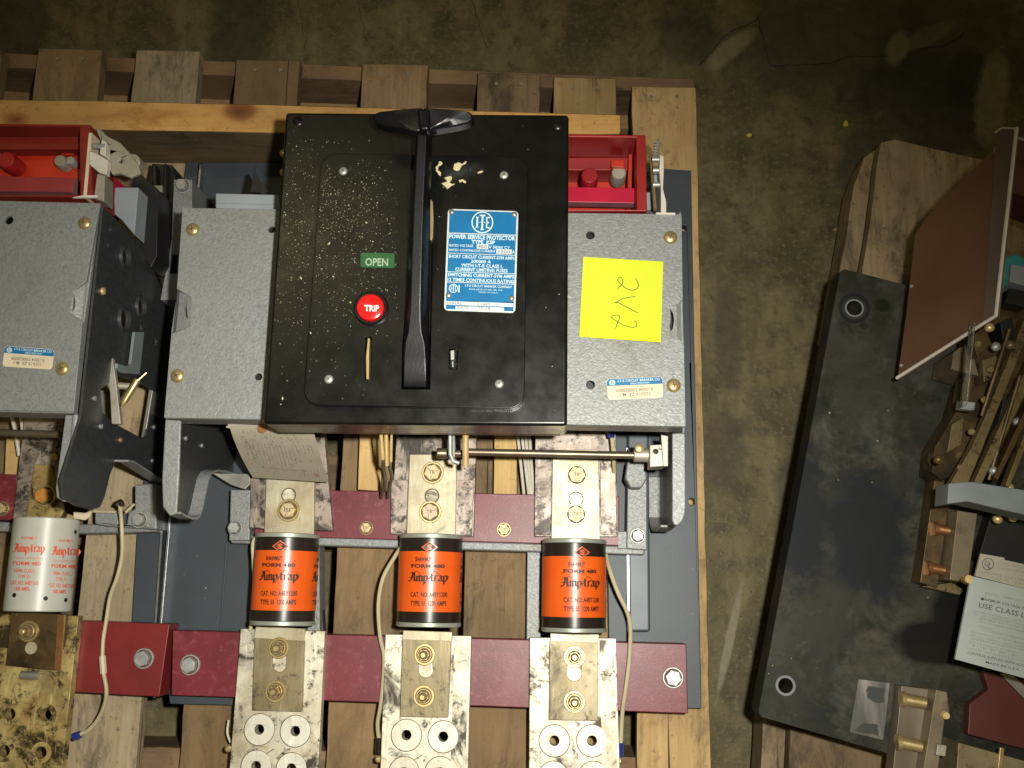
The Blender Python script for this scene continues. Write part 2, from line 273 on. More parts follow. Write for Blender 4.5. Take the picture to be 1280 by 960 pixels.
class B:
    def __init__(s): s.v = []; s.f = []; s.m = []; s.holed = False
    def add(s, vs, fs, m=0):
        n = len(s.v); s.v += [Vector(q) for q in vs]
        for f in fs: s.f.append(tuple(i + n for i in f)); s.m.append(m)
    def flat(s, loop, m=0, holes=()):
        al = [list(loop)] + [list(h) for h in holes]; fl_ = [q for l in al for q in l]
        s.add(fl_, tessellate_polygon(al) if holes or len(loop) > 4 else [tuple(range(len(loop)))], m)
    def prism(s, loop, vec, holes=(), m=0, ms=None, mb=None):
        vec = Vector(vec); s.holed = s.holed or bool(holes); ms = m if ms is None else ms; al = [list(loop)] + [list(h) for h in holes]
        top = [q for l in al for q in l]; n = len(top); tri = tessellate_polygon(al)
        k = len(s.v); s.v += [Vector(q) for q in top] + [Vector(q) + vec for q in top]
        for t in tri: s.f.append(tuple(i + k for i in t)); s.m.append(m)
        for t in tri: s.f.append(tuple(i + k + n for i in reversed(t))); s.m.append(m if mb is None else mb)
        b = 0
        for l in al:
            L = len(l)
            for i in range(L): j = (i + 1) % L; s.f.append((k + b + i, k + b + j, k + b + j + n, k + b + i + n)); s.m.append(ms)
            b += L
    def box(s, a, b, m=0):
        x0, y0, z0 = a; x1, y1, z1 = b
        s.prism([Vector((x0, y0, z1)), Vector((x1, y0, z1)), Vector((x1, y1, z1)), Vector((x0, y1, z1))], (0, 0, z0 - z1), m=m)
    def lathe(s, c, prof, n=24, m=0, ax='Z', cap=True, ang=0):
        c = Vector(c); k = len(s.v)
        for r, h in prof:
            for i in range(n):
                a = 2 * math.pi * i / n + ang; p = (r * math.cos(a), r * math.sin(a))
                d = {'Z': (p[0], p[1], h), 'Y': (p[0], h, p[1]), 'X': (h, p[0], p[1])}[ax]
                s.v.append(c + Vector(d))
        for j in range(len(prof) - 1):
            for i in range(n): q = (i + 1) % n; s.f.append((k + j * n + i, k + j * n + q, k + (j + 1) * n + q, k + (j + 1) * n + i)); s.m.append(m)
        if cap:
            s.f.append(tuple(k + i for i in range(n))); s.m.append(m)
            s.f.append(tuple(k + (len(prof) - 1) * n + i for i in range(n))); s.m.append(m)
    def tube(s, path, r, n=8, m=0):
        path = [Vector(q) for q in path]; k = len(s.v)
        for i, q in enumerate(path):
            d = (path[min(i + 1, len(path) - 1)] - path[max(i - 1, 0)]).normalized()
            u = d.cross(Vector((0, 0, 1)) if abs(d.z) < .9 else Vector((1, 0, 0))).normalized(); w = d.cross(u)
            rr = r[i] if isinstance(r, (list, tuple)) else r
            for j in range(n): a = 2 * math.pi * j / n; s.v.append(q + u * math.cos(a) * rr + w * math.sin(a) * rr)
        for i in range(len(path) - 1):
            for j in range(n): q = (j + 1) % n; s.f.append((k + i * n + j, k + i * n + q, k + (i + 1) * n + q, k + (i + 1) * n + j)); s.m.append(m)
        s.f.append(tuple(k + j for j in range(n))); s.m.append(m); e = k + (len(path) - 1) * n
        s.f.append(tuple(e + j for j in range(n))); s.m.append(m)
    def text(s, t, proj, x0, y0, x1, y1, h, m=1, bold=.0, sy=1):
        """lettering along the baseline (x0,y0)-(x1,y1), capitals h tall; proj puts it on the surface"""
        vs, fs = textmesh(t, bold); dx, dy = x1 - x0, y1 - y0; L = math.hypot(dx, dy); nx, ny = dy / L, -dx / L
        s.add([proj(x0 + dx * u + nx * h * w * sy, y0 + dy * u + ny * h * w * sy) for u, w in vs], fs, m)
    def stroke(s, pts, w, proj, m=1, nib=None):
        """pen stroke of constant width (or a broad nib) through the points"""
        for (ax, ay), (bx, by) in zip(pts, pts[1:]):
            if nib: nx, ny = nib
            else:
                l = math.hypot(bx - ax, by - ay) or 1; nx, ny = -(by - ay) / l * w / 2, (bx - ax) / l * w / 2
                ex, ey = (bx - ax) / l * w / 3, (by - ay) / l * w / 3; ax, ay, bx, by = ax - ex, ay - ey, bx + ex, by + ey
            s.add([proj(ax - nx, ay - ny), proj(bx - nx, by - ny), proj(bx + nx, by + ny), proj(ax + nx, ay + ny)], [(0, 1, 2, 3)], m)
    def build(s, name, mats, parent=None, bevel=0, seg=2, ang=32, smooth=True, origin=None, **props):
        me = bpy.data.meshes.new(name)
        c = Vector(origin) if origin is not None else sum(s.v, Vector()) / len(s.v)
        me.from_pydata([q - c for q in s.v], [], s.f)
        for i, p in enumerate(me.polygons): p.material_index = s.m[i]
        bm = bmesh.new(); bm.from_mesh(me); bmesh.ops.recalc_face_normals(bm, faces=bm.faces)
        if bevel and (not s.holed or name in ('grey_front_sheet', 'raised_panel', 'side_plate')): bmesh.ops.dissolve_limit(bm, angle_limit=.004, use_dissolve_boundaries=False, verts=bm.verts, edges=bm.edges, delimit={'MATERIAL'})
        bm.to_mesh(me); bm.free()
        for q in (mats if isinstance(mats, (list, tuple)) else [mats]): me.materials.append(q)
        if smooth:
            me.polygons.foreach_set('use_smooth', [True] * len(me.polygons)); me.set_sharp_from_angle(angle=math.radians(ang))
        o = bpy.data.objects.new(name, me); COL.objects.link(o)
        if parent: o.parent = parent; o.location = c - wloc(parent)
        else: o.location = c
        if bevel:
            b = o.modifiers.new('bevel', 'BEVEL'); b.width = bevel; b.segments = seg; b.limit_method = 'ANGLE'; b.angle_limit = math.radians(40); b.harden_normals = smooth
        for k, q in props.items(): o[k] = q
        return o

def thing(name, loc, label, cat, group=None):
    o = bpy.data.objects.new(name, None); COL.objects.link(o); o.location = loc; o.empty_display_size = .05
    o['label'] = label; o['category'] = cat
    if group: o['group'] = group
    return o
def dup(o, loc, parent, roty=0, rotz=0, label=None):
    c = o.copy(); COL.objects.link(c); c.parent = parent; c.location = Vector(loc) - wloc(parent)
    if roty or rotz: c.rotation_euler = (0, roty, rotz)
    if label: c['label'] = label
    for ch in o.children:
        d = ch.copy(); COL.objects.link(d); d.parent = c; d.location = ch.location
    return c
def circ(px, py, z, r, n=16): q = P(px, py, z); return [q + Vector((r * math.cos(2 * math.pi * i / n), r * math.sin(2 * math.pi * i / n), 0)) for i in range(n)]
def circx(px, py, x, r, n=16, ry=None): q = PX(px, py, x); return [q + Vector((0, (ry or r) * math.cos(2 * math.pi * i / n), r * math.sin(2 * math.pi * i / n))) for i in range(n)]
def rrect(a, b, c, d, rad, z, n=5):
    """rounded quad from four pixel corners"""
    q = pl((a, b, c, d), z); out = []
    for i in range(4):
        p, pr, nx = q[i], q[i - 1], q[(i + 1) % 4]; u = (pr - p).normalized(); w = (nx - p).normalized()
        for k in range(n + 1):
            t = k / n * math.pi / 2; out.append(p + u * rad * (1 - math.sin(t)) + w * rad * (1 - math.cos(t)))
    return out
def vx(x0, y0, y): return 748 - (748 - x0) * (y + 5500) / (y0 + 5500)      # a line running north-south in the photo

# ================================================================== THE SETTING
b = B(); b.flat([Vector((-4, -3, 0)), Vector((4, -3, 0)), Vector((4, 5, 0)), Vector((-4, 5, 0))])
b.build('floor', m_floor, origin=(0, 0, 0), kind='structure')

# ================================================================== LARGE PALLET
ZP = .122
def rough_board(b, px_loop, z, th, m=0, amp=.0012, ms=None):
    """board outline with slightly uneven edges"""
    q = pl(px_loop, z); out = []
    for i in range(len(q)):
        a, c = q[i], q[(i + 1) % len(q)]; n = max(1, int((c - a).length / .03)); t = Vector((-(c - a).y, (c - a).x, 0)).normalized()
        for k in range(n): p = a.lerp(c, k / n); out.append(p + t * (amp * noise.noise(p * 40) * (1 if k else .6)))
    b.prism(out, (0, 0, -th), m=m, ms=ms)
pal = thing('pallet', (-.25, .25, 0), 'large weathered wooden pallet carrying the two breakers', 'pallet')
tops = [(-75, 3, 60, 1), (48, 128, 60, 0), (170, 250, 62, 1), (295, 375, 74, 0), (453, 535, 79, 0), (597, 675, 91, 0), (692, 770, 96, 2), (790, 870, 107, 2)]
for x0, x1, y, k in tops:
    if k == 1: mt = m_wood_pale
    else: mt = (m_wood, None, m_wood_pale)[k]
    b = B(); yb = 1010
    rough_board(b, [(x0, y), (x1, y + (x1 - x0) * .02), (vx(x1, y, yb), yb), (vx(x0, y, yb), yb)], ZP + random.uniform(-.001, .001), .017)
    if x0 == 790: mt = m_wood_pale
    b.build('deck_board', m_wood_ash if x0 == 170 else mt if x0 in (692, 790) else m_wood, pal, bevel=.0012, seg=1)
    # two nails at the north end
    for t in (.3, .7):
        n_ = B(); n_.lathe(P(x0 + (x1 - x0) * t, y + 14, ZP), [(.0022, 0), (.0022, .0012)], 8); n_.build('nail', m_steel_d, pal)
def bar_x(name, ya, yb, z, th, mt, xa=-140, xb=868, sl=.021):
    b = B(); rough_board(b, [(xa, ya + xa * sl), (xb, ya + xb * sl), (xb, yb + xb * sl), (xa, yb + xa * sl)], z, th); return b.build(name, mt, pal, bevel=.001, seg=1)
bar_x('stringer', 66, 84, ZP - .018, .086, m_wood_x, sl=.037)
bar_x('lower_board', 104, 135, .040, .018, m_wood_xpale, sl=.033)
bar_x('stringer', 480, 515, ZP - .018, .086, m_wood_x)
bar_x('stringer', 930, 1010, ZP - .018, .086, m_wood_x)
bar_x('lower_board', 560, 680, .018, .018, m_wood_x)

# beam
zb = .212
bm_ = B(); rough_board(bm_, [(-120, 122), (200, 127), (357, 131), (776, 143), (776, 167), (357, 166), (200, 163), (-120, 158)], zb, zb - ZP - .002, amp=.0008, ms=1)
q = P(300, 139, zb); cc = sum(bm_.v, Vector()) / len(bm_.v); kq = q - cc; k2 = P(118, 174, .19) - cc; k3 = P(20, 150, zb) - cc
m_beam = wood('yellow_pine', (.74, .44, .155), (.64, .35, .105), (.44, .21, .06), axis='X', knots=[(kq.x, kq.y, kq.z, .011, (.22, .085, .03)), (k3.x, k3.y, k3.z, .008, (.33, .14, .04))])
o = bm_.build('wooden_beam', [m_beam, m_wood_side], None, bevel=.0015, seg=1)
o['label'] = 'yellow pine beam with a brown knot lying across the top of the pallet'; o['category'] = 'beam'

# ================================================================== shared fasteners
def phillips(b, c, r, z, m=1):
    for a in (random.random() * 1.5,):
        for k in (0, 1):
            d = Vector((math.cos(a + k * math.pi / 2), math.sin(a + k * math.pi / 2), 0)); e = Vector((-d.y, d.x, 0)); zz = Vector((0, 0, z + .0001 * k))
            b.add([c + zz + d * r + e * r * .2, c + zz - d * r + e * r * .2, c + zz - d * r - e * r * .2, c + zz + d * r - e * r * .2], [(0, 1, 2, 3)], m)
def dome_screw(px, py, z, parent, r=.0064, mt=None, h=.0032, name='screw'):
    c = P(px, py, z); b = B(); b.lathe(c, [(r, 0), (r, h * .15), (r * .92, h * .45), (r * .72, h * .75), (r * .42, h * .95), (.0001, h)], 24, cap=False)
    phillips(b, c, r * .42, h + .00025); return b.build(name, [mt or m_brass, m_mark], parent, ang=60)
def hexhead(b, c, r, h, m=0, ang=None):
    b.lathe(c, [(r, 0), (r, h * .8), (r * .93, h)], 6, m, ang=random.random() if ang is None else ang)
def hex_bolt(px, py, z, parent, rw=.0095, rh=.0065, hh=.006, mw=None, mh=None, marks=None, zw=.0018):
    c = P(px, py, z); w = B(); w.lathe(c, [(rw, 0), (rw, zw * .7), (rw * .95, zw)], 28); cz = c + Vector((0, 0, zw))
    b = B(); b.lathe(cz, [(rh * 1.17, 0), (rh * 1.17, .0004)], 24, 2); hexhead(b, cz, rh * 1.08, hh); b.lathe(cz + Vector((0, 0, hh)), [(rh * .86, 0), (rh * .84, .0003)], 20, 1)
    if marks:
        pj = lambda x, y: Vector((x, y, cz.z + hh + .0005))
        for a in (.3, 2.4, 4.5): b.stroke([(c.x + math.cos(a) * rh * .4, c.y + math.sin(a) * rh * .4), (c.x + math.cos(a) * rh * .82, c.y + math.sin(a) * rh * .82)], .0006, pj, 2)
        vs, fs = textmesh(marks, .01); s_ = rh * .75
        b.add([Vector((c.x + (u - .5) * s_, c.y + (w_ - .5) * s_ * .6, cz.z + hh + .0005)) for u, w_ in vs], fs, 2)
    o = b.build('bolt', [mw or m_brass, mh or m_pale_head, m_mark], parent, bevel=.0004, seg=1); w.build('washer', mw or m_brass, o)
    return o
def stud_nut(px, py, z, parent, rw=.0095, mt=None):
    c = P(px, py, z); w = B(); w.lathe(c, [(rw, 0), (rw, .0012), (rw * .95, .0017)], 28)
    b = B(); cz = c + Vector((0, 0, .0017)); b.lathe(cz, [(.0083, 0), (.0083, .0012)], 24, 1); b.lathe(cz, [(.0077, 0), (.0077, .0026), (.0072, .003)], 24, 0); cz = cz + Vector((0, 0, .003)); b.lathe(cz, [(.0066, 0), (.0066, .0003)], 24, 1)
    b.lathe(cz, [(.0060, 0), (.0060, .0052), (.0054, .0060)], 6, 0, ang=random.random()); b.lathe(cz + Vector((0, 0, .0060)), [(.0045, 0), (.0045, .0003)], 20, 1)
    cs = cz + Vector((0, 0, .0060)); pr = []
    for i in range(4): pr += [(.0034, i * .0011), (.0030, i * .0011 + .00055)]
    pr += [(.0031, .0044), (.0022, .0050)]
    b.lathe(cs, pr, 16, 0)
    o = b.build('stud_nut', [mt or m_brass, m_mark], parent); w.build('washer', mt or m_brass, o); return o

# ================================================================== MAIN BREAKER
ZR, ZM, ZB, ZBL, ZG, ZC = .138, .166, .180, .187, .34, .39
X_L, X_R = -.3525, .1167
mb = thing('power_breaker', (-.12, .2, ZP), 'large breaker with black cover plate, T handle and three orange fuses', 'breaker')

# --- rails lying on the pallet
b = B(); b.prism(pl([(252, 203), (372, 203), (405, 800), (397, 884), (212, 880), (203, 800)], ZR), (0, 0, -.014)); b.build('base_rail', m_slate, mb, bevel=.001)
for (xa, wd, z2, mt) in ((249, 3, ZR + .012, m_lip), (318, 2, ZR + .0015, m_slate)):
    b = B(); b.prism(pl([(xa, 205), (xa + wd, 205), (vx(xa + wd, 205, 872), 872), (vx(xa, 205, 872), 872)], z2), (0, 0, -(z2 - ZR) - .002)); b.build('rail_lip', mt, mb, bevel=.0005)
b = B(); b.prism(pl([(752, 205), (864, 213), (877, 886), (762, 884)], ZR), (0, 0, -.014), holes=[circ(864.5, 627, ZR, .0034), circ(855, 285, ZR, .0034)]); b.build('base_rail', m_slate, mb, bevel=.001)
b = B(); b.prism(pl([(784, 520), (811, 520), (813, 790), (786, 790)], ZR + .014), (0, 0, -.013)); b.build('rail_channel', M('lighter_slate_paint', (.085, .105, .125), (.065, .08, .095), 30, rough=.45, metal=.1), mb, bevel=.003, seg=3)
b = B(); b.prism(pl([(783, 560), (785, 560), (787, 790), (784.5, 790)], ZR + .016), (0, 0, -.016)); b.build('rail_lip', m_lip, mb)
for (pa, nm) in (([(659, 672), (676, 672), (676, 800), (658, 800)], 'upright'), ([(384, 672), (399, 672), (400, 800), (384, 800)], 'upright')):
    b = B(); b.prism(pl(pa, .150), (0, 0, -.027)); b.build(nm, m_hammer, mb, bevel=.001)

# --- spacer strips and wire bundle behind the rod
for pa in ([(450, 530), (478, 530), (476, 614), (447, 612)], [(618, 530), (646, 530), (646, 620), (617, 620)]):
    b = B(); b.prism(pl(pa, .150), (0, 0, -.027)); b.build('spacer_strip', m_spacer, mb, bevel=.001)
m_wirew = M('white_wire_sleeve', (.62, .58, .48), (.5, .46, .38), 70, rough=.5)
for i, (xa, xb) in enumerate(((646, 655), (651, 661), (656, 664), (661, 667))):
    b = B(); b.tube([P(xa, 532, .165), P((xa + xb) / 2, 575, .164), P(xb, 618, .160)], .0017, 8); b.build('wire', m_wirew, mb)

# --- cross member under the upper bus bars
b = B(); b.prism(pl([(288, 668), (806, 683), (806, 694), (288, 679)], .168), (0, 0, -.03)); b.build('cross_member', m_hammer, mb, bevel=.002, seg=3)
for xx in ((398, 418), (645, 662)):
    pass
for pa in ([(288, 612), (313, 612), (312, 676), (286, 676)], [(785, 560), (809, 562), (809, 688), (783, 686)]):
    b = B(); b.prism(pl(pa, .176), (0, 0, -.038)); b.build('end_bracket', m_hammer, mb, bevel=.0015, seg=2)
b = B(); b.prism(pl([(784, 577), (806, 577), (809, 598), (802, 610), (788, 610), (781, 598)], .196), (0, 0, -.022)); b.build('bracket_foot', m_hammer, mb, bevel=.002, seg=2)
b = B(); b.prism(pl([(772, 664), (786, 664), (786, 686), (772, 686)], .172), (0, 0, -.03)); b.build('bracket_tab', m_hammer, mb, bevel=.001)
for px, py in ((294, 660), (797, 670)):
    hex_bolt(px, py, .176, mb, .0078, .0058, .006, m_steel, m_steel, zw=.0012)

# --- maroon insulators
def mar(pa, z, th, mt=None, par=None):
    b = B(); b.prism(pl(pa, z), (0, 0, -th)); return b.build('insulator_bar', mt or m_maroon, par or mb, bevel=.001, seg=2)
mar([(318, 611), (774, 620), (774, 682), (318, 670)], .172, .020)
mar([(216, 788), (858, 805), (860, 892), (214, 869)], .168, .028)
for px, py in ((458, 660), (630, 662)):
    hex_bolt(px, py, .172, mb, .0072, .0056, .004, m_brass, m_pale_head, '15', zw=.0008)
for px, py in ((238, 831), (841, 847)):
    hex_bolt(px, py, .168, mb, .0105, .0078, .006, m_steel, m_steel)

# --- upper bus bars with blades
ub = [([(318, 540), (405, 540), (416, 664), (311, 661)], [(333, 595), (393, 597), (392, 668), (330, 666)]),
      ([(496, 535), (596, 535), (592, 671), (488, 668)], [(512, 568), (571, 568), (569, 672), (508, 671)]),
      ([(669, 535), (770, 540), (772, 671), (668, 671)], [(692, 568), (767, 568), (767, 590), (767, 676)])]
for i, (pa, pb) in enumerate(ub):
    b = B(); b.prism(pl(pa, ZB), (0, 0, -.012)); b.build('upper_bus_bar', m_silver_dirty, mb, bevel=.0008)
for pb in ([(333, 590), (393, 592), (392, 672), (330, 671)], [(512, 568), (571, 568), (569, 676), (508, 676)], [(691, 562), (748, 562), (750, 680), (689, 680)]):
    b = B(); b.prism(pl(pb, ZBL), (0, 0, -.0065)); b.build('fuse_blade', m_blade, mb, bevel=.0006)
# raised strips beside the blades, with slots of their own
for pa in ([(313, 597), (332, 597), (330, 661), (312, 659)], [(489, 600), (510, 600), (507, 667), (488, 666)], [(669, 570), (690, 570), (688, 669), (668, 668)], [(750, 565), (769, 566), (771, 669), (751, 669)], [(570, 600), (592, 600), (590, 670), (569, 669)]):
    b = B(); b.prism(pl(pa, ZB + .002), (0, 0, -.0022)); b.build('contact_strip', m_silver_dirty, mb, bevel=.0005)
for px, py, mk, mh in ((361, 638, 'ISI', m_pale_head), (541, 591, 'TR', m_pale_head), (538, 640, 'TR', m_pink_head), (721, 594, 'TR', m_pale_head), (720, 643, 'TR', m_pale_head)):
    s = .0118 if px < 500 else .0115
    hex_bolt(px, py, ZBL, mb, s, .0082, .0045, m_brass, mh, mk)
for px, py in ((361, 619), (540, 620), (720, 624)):              # slot end showing above the lower bolt
    b = B(); q = circ(px, py, ZBL, .0078, 20); q2 = circ(px, py, ZBL, .0066, 20)
    b.prism([p + Vector((0, 0, .0006)) for p in q], (0, 0, -.0008), holes=[[p + Vector((0, 0, .0006)) for p in q2]]); b.build('slot_rim', m_mark, mb)
    b = B(); b.prism([p + Vector((0, 0, .0003)) for p in q2], (0, 0, -.0004)); b.build('slot_floor', m_silver, mb)

# --- lower bus bars
lower = [([(301, 786), (406, 789), (396, 1000), (284, 1000)], [(320, 782), (381, 786), (379, 802), (317, 798)], [(318, 797), (380, 801), (377, 890), (315, 888)],
          [(349, 810, 349, 831), (345, 864)], [(324, 912), (369, 914), (320, 958), (364, 961)]),
         ([(482, 793), (589, 795), (584, 1000), (474, 1000)], [(504, 788), (565, 790), (565, 802), (503, 800)], [(503, 799), (564, 801), (560, 897), (500, 896)],
          [(531, 818, 532, 838), (530, 870)], [(508, 919), (554, 921), (505, 966), (550, 966)]),
         ([(662, 797), (770, 798), (776, 1000), (661, 1000)], [(688, 791), (749, 793), (748, 804), (688, 802)], [(687, 801), (748, 803), (747, 901), (686, 900)],
          [(718, 821, 718, 842), (718, 877)], [(693, 926), (740, 926), (692, 972), (742, 972)])]
for i, (bar, tip, plate, bolts, discs) in enumerate(lower):
    b = B(); b.prism(pl(bar, ZB), (0, 0, -.0115), holes=[circ(x, y, ZB, .0048) for x, y in discs]); b.build('lower_bus_bar', m_silver, mb, bevel=.0008)
    b = B(); b.prism(pl(tip, ZBL), (0, 0, -.0065)); b.build('fuse_blade', m_blade, mb, bevel=.0006)
    sx, sy = bolts[0][2], bolts[0][3]; q = P(sx, sy, ZBL + .0002); q0 = P(bolts[0][0], bolts[0][1], ZBL + .0002)
    hole = [q + Vector((.0072 * math.cos(a), .0072 * math.sin(a), 0)) for a in [math.pi + math.pi * k / 10 for k in range(11)]] + [q0 + Vector((.0072 * math.cos(a), .0072 * math.sin(a), 0)) for a in [math.pi * k / 10 for k in range(11)]]
    b = B(); b.prism(pl(plate, ZBL + .0002), (0, 0, -.0060), holes=[hole]); b.build('contact_plate', m_tan, mb, bevel=.0005)
    b = B(); b.prism([p + Vector((0, 0, -.0042)) for p in hole], (0, 0, -.0012)); b.build('slot_floor', m_silver, mb)
    stud_nut(bolts[0][0], bolts[0][1], ZBL, mb, .0106); stud_nut(bolts[1][0], bolts[1][1], ZBL, mb, .0108)
    for x, y in discs:
        b = B(); o_ = circ(x, y, ZB + .0022, .0150, 32); i_ = circ(x, y, ZB + .0022, .0049, 20)
        b.prism(o_, (0, 0, -.002), holes=[i_]); d = b.build('terminal_disc', m_disc, mb, bevel=.0005, seg=1)
        b = B(); b.prism(circ(x, y, ZB + .0004, .0157, 32), (0, 0, -.0003), holes=[circ(x, y, ZB + .0004, .0145, 32)]); b.build('disc_groove', m_mark, d)
    if i: # worn raised strips
        b = B(); b.prism(pl([(bar[1][0] - 21, bar[1][1] + 2), (bar[1][0] - 2, bar[1][1] + 2), (bar[2][0] - 4, 1000), (bar[2][0] - 22, 1000)], ZB + .0012), (0, 0, -.001)); b.build('contact_strip', m_silver, mb)

# --- fuses: dark tube > orange wrap with print, two rims
FR = .0317; ZF = .199
def cylproj(X, Z, r):
    def f(px, py):
        d = ray(px, py); ox, oz = C0.x - X, C0.z - Z; a = d.x * d.x + d.z * d.z; bb = 2 * (ox * d.x + oz * d.z); c_ = ox * ox + oz * oz - r * r
        disc = max(bb * bb - 4 * a * c_, 0); t = (-bb - math.sqrt(disc)) / (2 * a); return C0 + d * t
    return f
LET = {'A': (.55, [[(.0, .1), (.1, .0), (.18, .12), (.32, .95)], [(.06, .78), (.2, .96), (.42, .9), (.42, .1), (.52, 0)], [(.06, .42), (.42, .46)]]),
       'm': (.55, [[(0, .5), (.07, .6), (.07, .05), (.13, 0)], [(.07, .5), (.2, .62), (.26, .5), (.26, .05), (.32, 0)], [(.26, .5), (.4, .62), (.46, .5), (.46, .05), (.53, 0)]]),
       'p': (.40, [[(0, .5), (.08, .62), (.08, -.35)], [(.08, .5), (.22, .62), (.32, .5), (.32, .1), (.2, 0), (.08, .05)]]),
       '-': (.16, [[(0, .33), (.14, .33)]]),
       't': (.28, [[(.09, .85), (.09, .08), (.16, 0), (.24, .06)], [(0, .6), (.24, .6)]]),
       'r': (.30, [[(0, .5), (.08, .6), (.08, .0), (.13, 0)], [(.08, .5), (.18, .62), (.27, .54)]]),
       'a': (.38, [[(.03, .52), (.14, .62), (.27, .55), (.27, .05), (.34, 0)], [(.27, .38), (.08, .28), (.04, .08), (.12, 0), (.27, .08)]])}
def blackletter(b, s, proj, x0, y0, x1, h, m):
    tot = sum(LET[c][0] for c in s); k = (x1 - x0) / tot; x = x0
    for ch in s:
        w, st = LET[ch]
        for t in st: b.stroke([(x + px * k, y0 - py * h) for px, py in t], 1, proj, m, nib=(.070 * k, -.045 * k))
        x += w * k
def sinewave(b, proj, x0, x1, y, amp, m, w=.75, ph=0, cyc=2):
    pts = [(x0 + (x1 - x0) * i / 40, y - amp * math.sin(ph + i / 40 * 2 * math.pi * cyc)) for i in range(41)]; b.stroke(pts, w, proj, m)
cx = P(537.5, 725, ZF).x; y1 = P(537, 669, .2307).y; y0 = P(537, 782, .2307).y
ctr = Vector((cx, (y0 + y1) / 2, ZF)); L2 = (y1 - y0) / 2
def fuse_wrap(mat_base, mat_ink):
    b = B(); r = FR + .0004; ya = P(537, 689, ZF + FR).y - ctr.y; yb = P(537, 765, ZF + FR).y - ctr.y; b.lathe(ctr, [(r, yb), (r, ya)], 64, 0, 'Y', cap=False)
    pj = cylproj(cx, ZF, FR + .0007)
    def block(dx, f=1.0, d=True):
        X = lambda x: 533 + dx + (x - 533) * f
        b.text("SHAWMUT", pj, X(519), 701.5, X(540), 701.8, 5.2, 1, .035); b.text("FORM 480", pj, X(514), 709.5, X(556), 710, 4.4, 1, .045)
        blackletter(b, 'Amp-trap', pj, X(511), 726.5, X(560), 11.5, 1); sinewave(b, pj, X(515), X(561), 721, 7, 1)
        b.text("CAT. NO: A4BY1200", pj, X(513), 746, X(559), 746.3, 6, 1, .03); b.text("TYPE: 55  1200 AMPS", pj, X(513), 757, X(558), 757.4, 6, 1, .03)
        if d:
            c_ = (X(537), 684); dm = [(-9.5, 0), (0, -6.8), (9.5, 0), (0, 6.8), (-9.5, 0)]
            b.stroke([(c_[0] + a, c_[1] + e) for a, e in dm], 1.1, pj, 2)
            b.flat([pj(c_[0] + a * .86, c_[1] + e * .86) for a, e in dm[:4]], 1); b.text("S", cylproj(cx, ZF, FR + .001), c_[0] - 3, c_[1] + 3, c_[0] + 3, c_[1] + 3, 6, 2, .05)
    block(0)
    # second printing further round, to the east and to the west
    src = B(); n0 = len(b.v); nf = len(b.f)
    fr = nf - 0
    vs = list(b.v); fs = list(b.f); ms = list(b.m)
    keep = [i for i, m_ in enumerate(ms) if m_ and max(vs[j].y for j in fs[i]) < P(537, 692, ZF + FR).y]
    for rot in (1.81,):
        R = Matrix.Rotation(rot, 4, 'Y'); k = len(b.v); used = {}
        for i in keep:
            idx = []
            for j in fs[i]:
                if j not in used: used[j] = len(b.v); b.v.append(ctr + R @ (vs[j] - ctr))
                idx.append(used[j])
            b.f.append(tuple(idx)); b.m.append(ms[i])
    return b
def make_fuse():
    b = B(); b.lathe(ctr, [(FR - .001, -L2 + .002), (FR, -L2 + .003), (FR, L2 - .003), (FR - .001, L2 - .002)], 64, 0, 'Y')
    f = b.build('fuse', m_fblack, mb, origin=ctr)
    for sgn in (-1, 1):
        b = B(); b.lathe(ctr + Vector((0, sgn * L2, 0)), [(FR - .002, -.003), (FR + .0006, -.0022), (FR + .0006, .0012), (FR - .001, .002)] if sgn > 0 else [(FR - .001, -.002), (FR + .0006, -.0012), (FR + .0006, .0022), (FR - .002, .003)], 64, 0, 'Y'); b.build('end_rim', m_rim, f)
    fuse_wrap(m_orange, m_ink).build('orange_wrap', [m_orange, m_ink, m_orange], f)
    return f
fuse = make_fuse()
l1 = P(356.5, 724, ZF).x; l3 = P(717.5, 733, ZF).x
dy1 = P(356, 668, .2307).y - y1; dy3 = P(717, 675, .2307).y - y1
dup(fuse, ctr + Vector((l1 - cx, dy1, 0)), mb, roty=-.03)
dup(fuse, ctr + Vector((l3 - cx, dy3, 0)), mb, roty=.15)

# --- grey front sheet
b = B(); zg = ZG
loopG = pl([(228, 260), (852, 268), (853.5, 374), (846, 381), (847, 422), (855, 430), (857, 533), (205, 522), (214, 417), (237, 409), (239, 371), (221, 361)], zg)
holes = [circ(738, 294, zg, .0040), circ(738, 481, zg, .0040), circ(339.5, 287, zg, .0034), circ(323, 471, zg, .0034)]
cres = pl([(838, 386), (841.5, 392), (842.5, 401), (841, 410), (838.5, 414), (837, 409), (838.5, 400)], zg)
cres2 = pl([(234, 377), (230.5, 386), (232, 396), (235.5, 398), (233.5, 388)], zg)
b.prism(loopG, (0, 0, -.004), holes=holes + [cres]); b.build('grey_front_sheet', m_hammer, mb, bevel=.0016, seg=3)
b = B(); b.prism([P(222, 363, zg - .006), P(239.5, 371, zg - .0006), P(237.5, 409, zg - .0006), P(214, 416, zg - .006)], (0, 0, -.003), holes=[[P(x, y, zg - .0018) for x, y in ((234, 377), (231, 386), (232, 396), (235, 398), (233.5, 388))]]); b.build('sheet_flap', m_hammer, mb)
b = B(); b.prism([P(853, 375, zg - .004), P(846, 380, zg - .0006), P(846, 423, zg - .0006), P(855, 429, zg - .004)], (0, 0, -.003)); b.build('sheet_flap', m_hammer, mb)
b = B(); b.prism(pl([(206, 520), (857, 531), (857, 534), (205.5, 523)], zg - .002), (0, 0, -.030)); b.build('front_sheet_skirt', m_hammer, mb, bevel=.001)
